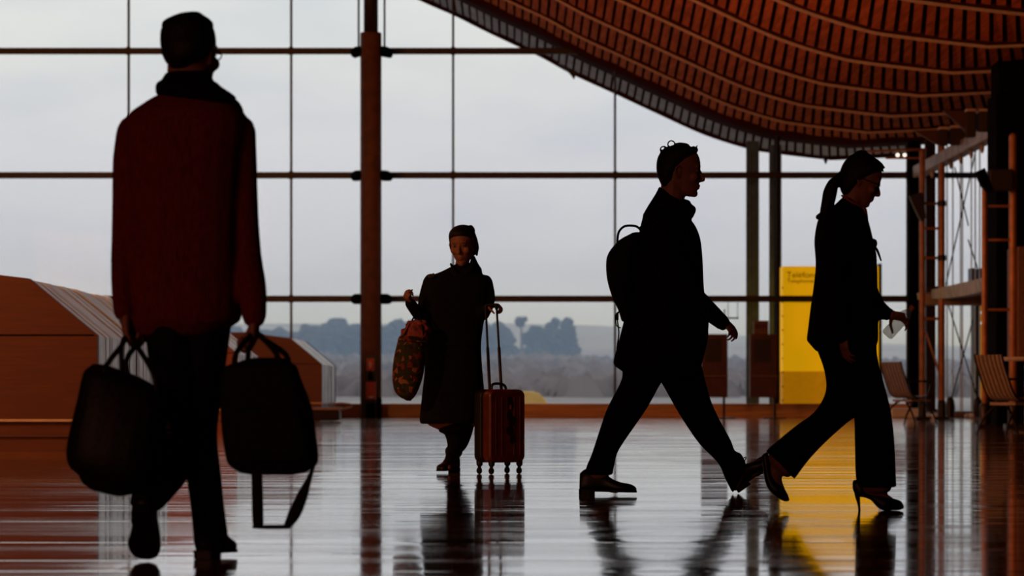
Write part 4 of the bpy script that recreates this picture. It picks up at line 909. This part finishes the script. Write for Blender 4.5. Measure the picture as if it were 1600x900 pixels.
# flowered bag
bg_ = thing('tote_bag', 'large flowered cloth bag hanging from the black-coated woman\'s raised forearm', 'bag', W(633, 624, Y-.16))
g = geo(); D = -.25
loft(g, Y, [(622, 530, 664, 533, D, .10), (618.5, 545, 665, 545, D, .115), (614.5, 565, 664, 565, D, .12), (613, 591, 661, 588, D, .115), (616.5, 611, 653, 611, D, .10), (625, 620.5, 647, 621, D, .08), (632, 624, 643, 624.5, D, .05)], e=.8, sub=4)
link('cloth_body', g, 'flowered', bg_, smooth_=True)
g = geo(); tube(g, [W(623, 530, Y+D-.09), W(640, 532, Y+D-.11), W(663, 534, Y+D-.09)], .006, n=8); link('top_hem', g, 'flowered', bg_)
for dd in (-.06, .05):
    g = geo(); tube(g, [W(627, 531, Y+D+dd), W(636, 515, Y+D+dd), W(647, 494, Y-.18+dd*.4), W(651, 480, Y-.15+dd*.3), W(656, 492, Y-.18+dd*.5), W(660, 510, Y+D+dd), W(663, 533, Y+D+dd)], .009, n=8, flat=.5); link('handle', g, 'black_leather', bg_, smooth_=True)
sc3 = geo(); blob(sc3, W(648, 520, Y+D), .085, 4.2, 3, .85); blob(sc3, W(658, 511, Y+D), .06, 9.2, 3, .8); blob(sc3, W(636, 527, Y+D), .05, 2.2, 3, .8)
tag(link('scarf', sc3, 'pink_cloth', smooth_=True), 'crumpled pinkish red cloth stuffed in the top of the flowered bag', 'scarf')
# suitcase
psi = math.radians(38); cxs = W(780.5, 0, Y-.42).x; cys = Y-.42
sc_ = thing('suitcase', 'small dark red hard-shell suitcase on four wheels beside the black-coated woman', 'suitcase', (cxs, cys, 0))
Rz = Matrix.Rotation(psi, 3, 'Z'); c0 = V((cxs, cys, 0))
def S(a, b, c): return c0+Rz @ V((a, b, c))
def rbox(hw, hd, z0, z1, r, y0=None, y1=None):
    """upright shell with rounded corners; wide face towards -y"""
    g = geo(); rs = []
    for yy, ins in ((y0, .02), (y0+.012, .006), (y0+.03, 0), (y1-.03, 0), (y1-.012, .006), (y1, .02)):
        ring = []
        for qx, qz, a0 in ((hw-r, z1-r, 0), (-hw+r, z1-r, 90), (-hw+r, z0+r, 180), (hw-r, z0+r, 270)):
            for k in range(6):
                a = math.radians(a0+k*18); rr_ = r-ins*.6
                ring.append(S(qx+(rr_)*math.cos(a)*1.0, yy, qz+rr_*math.sin(a)))
        rs.append(ring)
    rings(g, rs); return g
HW, HD, Z0, Z1 = .148, .088, .075, .545
fr_ = link('front_shell', rbox(HW, HD, Z0, Z1, .045, -HD, -.004), 'case_red', sc_, smooth_=False, bevel=.004)
link('back_shell', rbox(HW, HD, Z0, Z1, .045, .004, HD), 'case_dark', sc_, bevel=.004)
link('zip_band', rbox(HW-.006, HD, Z0+.006, Z1-.006, .042, -.008, .008), 'black_leather', sc_)
for k in range(5):
    if k == 2: continue
    g = geo(); x = -HW+.05+k*(2*HW-.1)/4; tube(g, [S(x, -HD-.001, Z0+.05), S(x, -HD-.001, Z1-.05)], .003, n=6, sub=1); sub('rib', g, 'case_red', fr_)
g = geo()
for dx, dz, a, b in ((0, .13, .026, .035), (-.012, .07, .020, .03), (.012, .03, .03, .035), (-.004, -.03, .032, .030), (.014, -.08, .022, .035), (-.01, .17, .018, .02)):
    n_ = 14; add(g, [S(.02+dx+a*math.cos(2*math.pi*j/n_), -HD-.0035-.0003*(dx > 0), .31+dz+b*math.sin(2*math.pi*j/n_)) for j in range(n_)]+[S(.02+dx+a*math.cos(2*math.pi*j/n_), -HD+.002, .31+dz+b*math.sin(2*math.pi*j/n_)) for j in range(n_)], [tuple(range(n_)), tuple(range(2*n_-1, n_-1, -1))]+[(j, (j+1) % n_, (j+1) % n_+n_, j+n_) for j in range(n_)])
em = sub('printed_motif', g, 'case_dark', fr_)
g = geo(); ball(g, S(.02, -HD-.002, .43), (.012, .004, .018), rot=Rz); sub('pink_mark', g, 'pink_cloth', fr_)
for sx in (-1, 1):
    for sy in (-1, 1):
        g = geo(); x, yy = sx*(HW-.035), sy*(HD-.025)
        lathe(g, [(.022, Z0+.012), (.02, .06), (.013, .05)], S(x, yy, 0), 12); tube(g, [S(x, yy, .055), S(x+.004, yy+.008, .035)], .011, n=8, sub=1); wf = link('wheel_housing', g, 'case_dark', sc_)
        g = geo(); lathe(g, [(.0, -.008), (.020, -.008), (.022, -.004), (.022, .004), (.020, .008), (0, .008)], S(x+.004, yy+.008, .022), 18, Rz @ V((1, 0, 0))); sub('wheel', g, 'black_leather', wf)
g = geo(); tube(g, [S(-.05, .02, Z1-.01), S(-.045, .02, Z1+.025), S(-.02, .02, Z1+.036), S(.03, .02, Z1+.034), S(.06, .02, Z1+.02), S(.07, .02, Z1-.01)], .009, n=10); link('carry_handle', g, 'case_dark', sc_, smooth_=True)
hp = geo(); tA, tB = W(757, 603, Y-.05), W(772, 603, Y-.16)
uA, uB = W(759, 481, Y-.22), W(776, 480, Y-.27)
for a_, b_ in ((S(-.055, .03, Z1-.02), uA), (S(.04, .03, Z1-.02), uB)):
    g = geo(); m1 = a_+(b_-a_)*.52; tube(g, [a_, m1], .0105, n=10, sub=1); pk = link('handle_tube', g, 'metal_dark', sc_, smooth_=True)
    g = geo(); tube(g, [m1, b_], .0075, n=10, sub=1); sub('inner_tube', g, 'metal_dark', pk, smooth_=True)
g = geo(); tube(g, [uA-V((0, 0, .01)), uA+V((.004, 0, .012)), (uA+uB)/2+V((0, 0, .016)), uB+V((-.004, 0, .012)), uB-V((0, 0, .01))], .011, n=10); link('pull_grip', g, 'black_leather', sc_, smooth_=True)
# ------------------------------------------------------------------ man in the maroon coat, seen from behind
Y = 10.34
t = thing('person', 'man in a maroon coat seen from behind, nearest to us, carrying two black bags', 'person', V((W(300, 0, Y).x, Y, 0)))
body = geo(); coat = geo(); pants = geo()
ho = W(297, 88, Y)
T = head(body, ho, (.42, .9, 0), (.0, 0, 1), .97)
limb(body, Y, [(288, 100, 27, .0), (288, 130, 28, 0), (288, 160, 36, 0)])
tor = [(152, 240, 352, 0, .09), (166, 218, 372, 0, .115), (180, 200, 384, 0, .13), (205, 192, 388, 0, .145), (255, 196, 382, 0, .15), (320, 200, 378, 0, .145), (380, 197, 376, 0, .15), (440, 190, 378, 0, .16), (490, 186, 378, 0, .165)]
loft(coat, Y, [(142, 262, 334, 0, .07)]+tor+[(503, 186, 374, 0, .165), (506, 190, 368, 0, .16)], e=.85, sub=4); loft(body, Y, [(s[0], s[1]+14, s[2]-14, s[3], s[4]-.03) for s in tor])
al = [(207, 205, 25, 0), (200, 250, 24, 0), (198, 310, 23, -.01), (195, 370, 21, -.02), (192, 430, 19, -.08), (193, 486, 16.5, -.12)]
limb(coat, Y, al, n=16); limb(body, Y, [(a, b, c-7, d) for a, b, c, d in al])
ar_ = 0
ar = [(376, 204, 24, 0), (378, 260, 24, 0), (381, 330, 23, -.01), (387, 400, 22, -.02), (394, 450, 22.5, -.07), (397, 494, 19.5, -.10)]
limb(coat, Y, ar, n=16); limb(body, Y, [(a, b, c-7, d) for a, b, c, d in ar])
hand(body, W(196, 484, Y-.12), (.04, 0, -1), (1, .1, 0), 1, .96, curl=(.5, 1.5, .9), thumb=(.8, .4), tcurl=.7)
hand(body, W(398, 490, Y-.10), (-.03, 0, -1), (-1, .1, 0), -1, .96, curl=(.5, 1.5, .9), thumb=(.8, .4), tcurl=.7)
pl = [(225, 490, 300, 490, -.02, .13), (232, 560, 305, 560, -.03, .125), (243, 620, 310, 630, -.03, .11), (246, 680, 306, 700, -.02, .10), (225, 715, 298, 740, -.08, .09), (208, 760, 272, 775, -.2, .085), (202, 790, 248, 800, -.27, .07)]
pr_ = [(280, 490, 364, 490, .02, .13), (284, 560, 354, 560, .02, .125), (287, 620, 346, 620, .03, .11), (287, 680, 339, 680, .03, .10), (291, 740, 345, 740, .02, .088), (298, 790, 350, 790, .01, .083), (302, 835, 356, 835, .0, .085), (303, 852, 358, 852, .0, .085)]
for q in (pl, pr_): loft(pants, Y, q, e=.9, sub=4, dome=False); loft(body, Y, q, e=.95, shrink=.02)
limb(body, Y, [(226, 785, 12, -.26), (226, 812, 9, -.24)]); limb(body, Y, [(330, 840, 12, .0), (330, 862, 12, 0)])
link('body', body, 'skin', t, voxel=VB); eyes(T, t, .97)
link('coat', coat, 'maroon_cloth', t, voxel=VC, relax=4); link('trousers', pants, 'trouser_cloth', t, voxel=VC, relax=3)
g = geo()
loft(g, Y, [(279, 27, 316, 25, -.01, .06), (262, 34, 326, 32, -.01, .085), (252, 45, 333, 42, -.01, .100), (250, 60, 337, 56, -.015, .105), (251, 74, 337, 70, -.02, .11), (255, 90, 330, 84, -.025, .105), (260, 98, 316, 96, -.03, .09), (266, 102, 304, 102, -.03, .07)], e=.95, sub=4)
tube(g, [W(264, 40, Y), W(285, 34, Y), W(305, 33, Y), W(322, 40, Y)], [.025, .03, .03, .025], n=12)
link('hair', g, 'hair', t, voxel=.004, relax=1)
g = geo(); rs = []
loft(g, Y, [(126, 252, 334, 0, .085), (130, 246, 340, 0, .098), (136, 243, 347, 0, .11), (146, 244, 362, 0, .125), (153, 252, 369, 0, .12), (158, 268, 366, 0, .11)], e=.85, sub=4)
loft(g, Y, [(335, 140, 362, 150, -.01, .08), (352, 150, 374, 160, -.02, .08), (362, 162, 380, 172, -.02, .06)], e=.85)
link('scarf_collar', g, 'scarf', t, smooth_=True)
g = geo()
for s in (-1, 1):
    tube(g, [T(.112, s*.056, .018), T(.06, s*.080, .016), T(.004, s*.084, .014)], .0026, n=6, sub=1)
    c = T(.114, s*.031, .012); tube(g, [c+(T(0, .024, 0)-T(0, 0, 0))*math.cos(a)+(T(0, 0, .018)-T(0, 0, 0))*math.sin(a) for a in [x*math.pi/6 for x in range(13)]], .0022, n=6, sub=1)
link('glasses', g, 'black_leather', t)
# shoes: left lifted with the toe down, right flat
g = geo(); h0 = W(224, 792, Y-.34); h1 = W(226, 873, Y-.14); Ts = shoe(g, h0, h1, (0, 1, .3), tall=.10, w=.050); s_ = link('shoe', g, 'shoe_leather', t, smooth_=True); sub('sole', sole(Ts, (h1-h0).length, .050), 'black_leather', s_)
g = geo(); h0 = V((W(322, 0, Y).x, Y-.08, .02)); h1 = V((W(345, 0, Y).x, Y+.19, .013)); Ts = shoe(g, h0, h1, (0, 0, 1), tall=.115, w=.052); s_ = link('shoe', g, 'shoe_leather', t, smooth_=True); sub('sole', sole(Ts, (h1-h0).length, .052), 'black_leather', s_)
# left bag
bl = thing('travel_bag', 'slumped black leather travel bag in the left hand of the man in maroon', 'bag', W(180, 760, Y-.06))
g = geo()
loft(g, Y, [(140, 573, 250, 612, -.25, .07), (130, 582, 262, 622, -.25, .09), (121, 625, 260, 665, -.25, .12), (110, 672, 255, 705, -.25, .135), (104.5, 705, 246, 735, -.25, .135), (109, 728, 236, 752, -.25, .12), (124, 741, 215, 764, -.25, .09)], e=.7, sub=4)
lb = link('bag_body', g, 'black_leather', bl, voxel=.008, relax=4)
for yy, (x0, y0_, x1, y1_) in ((-.30, (163, 585, 246, 610)), (-.16, (188, 590, 205, 595))):
    g = geo(); tube(g, [W(x0, y0_+10, Y+yy), W(x0+2, y0_-12, Y+yy), W(190, 540, Y-.1+yy*.3), W(201, 522, Y-.13), W(212, 538, Y-.1+yy*.3), W(x1-8 if yy < 0 else 205, y1_-30, Y+yy), W(x1, y1_+8, Y+yy)], .0085, n=10); link('handle', g, 'black_leather', bl, smooth_=True)
g = geo(); tube(g, [W(140, 575, Y-.25), W(180, 583, Y-.27), W(220, 598, Y-.27), (W(250, 613, Y-.25))], .005, n=8); link('zip', g, 'metal_dark', bl)
g = geo(); ball(g, W(262, 660, Y-.26), (.012, .006, .004)); ball(g, W(262, 676, Y-.27), (.018, .006, .004)); lathe(g, [(.012, -.003), (.016, 0), (.012, .003)], W(260, 664, Y-.26), 14, V((0, 1, 0))); link('buckle', g, 'metal_bright', bl, smooth_=True)
# right bag
br_ = thing('briefcase', 'squared black nylon briefcase in the right hand of the man in maroon', 'bag', W(425, 731, Y-.04))
g = geo()
loft(g, Y, [(566, 372, 452, -.17, .05), (572, 352, 464, -.17, .07), (590, 344, 470, -.17, .08), (634, 344, 487, -.17, .085), (680, 347, 494, -.17, .085), (712, 352, 498, -.17, .08), (725, 356, 496, -.17, .07), (732, 364, 488, -.17, .05)], e=.6, sub=4)
rb = link('bag_body', g, 'nylon', br_, voxel=.008, relax=3)
g = geo(); loft(g, Y, [(640, 372, 465, -.265, .012), (660, 368, 474, -.27, .02), (700, 370, 478, -.27, .02), (718, 374, 474, -.265, .012)], e=.5); link('front_pocket', g, 'nylon', br_, smooth_=True)
for yy, x0, x1 in ((-.22, 366, 438), (-.12, 385, 452)):
    g = geo(); tube(g, [W(x0, 576, Y+yy), W(x0+3, 552, Y+yy), W(388, 528, Y-.08+yy*.3), W(400, 520, Y-.11), W(412, 530, Y-.08+yy*.3), W(x1-6, 553, Y+yy), W(x1, 576, Y+yy)], .009, n=10); link('handle', g, 'nylon', br_, smooth_=True)
g = geo(); tube(g, [W(401, 726, Y-.2), W(402, 770, Y-.2), W(403, 812, Y-.2), W(404, 821, Y-.2)], [.018, .018, .018, .016], n=10, flat=.25, up=(1, 0, 0))
tube(g, [W(397, 823, Y-.2), W(425, 823.5, Y-.2), W(452, 823, Y-.2)], [.006, .007, .007], n=8)
tube(g, [W(448, 823, Y-.2), W(460, 803, Y-.2), W(472, 775, Y-.19), W(483, 748, Y-.18), W(493, 718, Y-.17)], [.011, .020, .018, .009, .004], n=10, flat=.25, up=(1, 0, 0))
link('shoulder_strap', g, 'nylon', br_, smooth_=True)
# ---- outside: ground, scrub, trees, haze
def terr(x, y):
    if y < 90: return -.02
    t = min(1, (y-90)/300); h = 3.4*t*t*(3-2*t)*(1-.25*max(0, min(1, x/60)))
    if y > 420: h += 15.5*min(1, (y-420)/480)*(1-.35*max(0, min(1, (x-20)/90)))
    return h+noise.noise(V((x*.02, y*.012, 0)))*.35*t
g = geo(); gy = [YW+.1, 75, 90]+[90+i*10 for i in range(1, 30)]+[400+i*25 for i in range(1, 26)]; gx = [-220+i*10 for i in range(45)]
rings(g, [[V((x*(1+y/600), y, terr(x*(1+y/600), y)-.02)) for x in gx] for y in gy], cap=False, closed=False)
struct('ground', g, 'field', smooth_=True)
g = geo(); box(g, (-40, YW+.1, -.3), (40, 88, -.0)); struct('apron', g, 'asphalt')
g = geo(); rs_ = random.Random(11)
for i in range(5200):
    y = rs_.uniform(130, 350); x = rs_.uniform(-.19, .19)*y; r = rs_.uniform(.25, .8)*(1+y/600)
    z = terr(x, y)
    for k_ in range(2):
        a = rs_.uniform(0, math.pi); dx, dy = math.cos(a)*r, math.sin(a)*r; h = r*rs_.uniform(.5, 1.2)
        add(g, [V((x-dx, y-dy, z)), V((x+dx, y+dy, z)), V((x+dx*.5, y+dy*.5, z+h*.8)), V((x, y, z+h)), V((x-dx*.6, y-dy*.6, z+h*.6))], [(0, 1, 2, 3, 4)])
tag(link('scrub', g, 'scrub'), 'dry brownish scrub covering the field beyond the glass', 'scrub', kind='stuff')
tr = random.Random(5)
def tree(px, top, Y, wpx, pine, label, m):
    x = (px-800)*Y/K; z0 = terr(x, Y)-.2; zt = CAMH-(top-HZ)*Y/K; h = zt-z0; r = wpx*Y/K/2
    t = thing('pine_tree' if pine else 'broadleaf_tree', label, 'tree', (x, Y, z0), 'trees on the rise beyond the field')
    g = geo()
    if pine:
        for k in range(5): blob(g, (x+tr.uniform(-.45, .45)*r, Y+tr.uniform(-.4, .4)*r, zt-h*.14+tr.uniform(-.05, .04)*h), r*tr.uniform(.35, .55), tr.random()*50, 3, .85)
    else:
        for k in range(8): blob(g, (x+tr.uniform(-.55, .55)*r, Y+tr.uniform(-.5, .5)*r, z0+h*tr.uniform(.25, .78)), r*tr.uniform(.5, .75), tr.random()*50, 3, .8)
        blob(g, (x, Y, zt-r*.42), r*.5, tr.random()*50)
    link('crown', g, m, t)
    g = geo(); tube(g, [V((x, Y, z0)), V((x+.1*r, Y, z0+h*.45)), V((x, Y, z0+h*.85))], [h*.03, h*.025, h*.012], n=8); link('trunk', g, 'bark', t, smooth_=True)
TREES = [(420, 515, 50, 0), (455, 517, 56, 0), (492, 510, 52, 0), (523, 497, 56, 0), (556, 505, 50, 0), (590, 508, 50, 0), (622, 501, 60, 0), (655, 495, 54, 0), (690, 500, 50, 0),
         (722, 500, 54, 0), (752, 502, 50, 0), (785, 508, 50, 0), (838, 508, 46, 0), (862, 503, 38, 0), (888, 506, 44, 0), (780, 494, 20, 1), (814, 490, 24, 1), (865, 494, 22, 1), (887, 492, 26, 1),
         (350, 520, 70, 0), (300, 522, 80, 0)]
spots = ['behind the right hand kiosk', 'left of the round column', 'behind the round column', 'right of the round column', 'beyond the woman with the suitcase', 'between the woman and the walking man', 'seen past the man with the backpack']
names = {420: 'low dark tree at the left end of the row seen past the maroon coat', 455: 'rounded tree just right of the maroon coat man, above the farthest kiosk', 492: 'tree above the louvred end of the farthest kiosk',
         523: 'tallest rounded tree just left of the round column', 556: 'tree directly against the left side of the round column', 590: 'tree mostly hidden by the round column', 622: 'wide tree just right of the round column above the flowered bag',
         655: 'tree behind the raised forearm of the woman with the suitcase', 690: 'tree hidden behind the body of the woman with the suitcase', 722: 'tree behind the shoulder of the woman with the suitcase', 752: 'tree behind the pull handle of the suitcase',
         785: 'bushy tree just right of the suitcase handle', 838: 'bushy tree in the gap between the two small pines', 862: 'narrow bushy tree under the middle pine', 888: 'bushy tree at the right end of the row, nearest the backpack',
         780: 'small umbrella pine just right of the suitcase handle', 814: 'umbrella pine standing free above the bushy trees, second pine from the left', 865: 'umbrella pine left of the rightmost pine', 887: 'rightmost umbrella pine at the end of the tree row',
         350: 'tree behind the legs of the man in the maroon coat', 300: 'tree behind the body of the man in the maroon coat'}
for px, top, w, pine in TREES:
    tree(px, top, 400+(9 if TREES.index((px, top, w, pine)) % 2 else -9)+tr.uniform(-2, 2), w*1.15, pine, names[px], tr.choice(('leaf_a', 'leaf_b')))
# yellow hooded cover outside
YH = 82.0
t = thing('rounded_cover', 'ochre yellow rounded cover outside the glass, just right of the suitcase', 'cover', (xw(820, YH), YH, 0))
g = geo()
prof = [(xw(783, YH), -.02)]+[(xw(px, YH), zw(py, YH)) for px, py in ((783, 622), (790, 615), (806, 611.5), (832, 611.5), (843, 615), (851, 623), (857, 633), (860, 640))]+[(xw(861, YH), -.02)]
prism(g, prof, YH, YH+2.2); link('hood', g, 'ochre', t, bevel=.03)
g = geo(); box(g, (xw(781, YH), YH-.04, -.02), (xw(863, YH), YH+2.24, .06)); link('skirt', g, 'metal_dark', t)
# haze over the field
hz = geo(); box(hz, (-330, 90, -3), (330, 1100, 15))
def haze_mat():
    m = bpy.data.materials.new('haze'); m.use_nodes = True; t = m.node_tree; t.nodes.clear()
    o = t.nodes.new('ShaderNodeOutputMaterial'); v = t.nodes.new('ShaderNodeVolumeScatter')
    v.inputs['Color'].default_value = (.50, .65, 1, 1); v.inputs['Density'].default_value = HAZE; v.inputs['Anisotropy'].default_value = 0
    t.links.new(v.outputs[0], o.inputs['Volume']); return m
HAZE = .0024
M['haze'] = haze_mat()
tag(link('haze', hz, 'haze'), 'thin bluish haze lying over the field and trees', 'haze', kind='stuff')
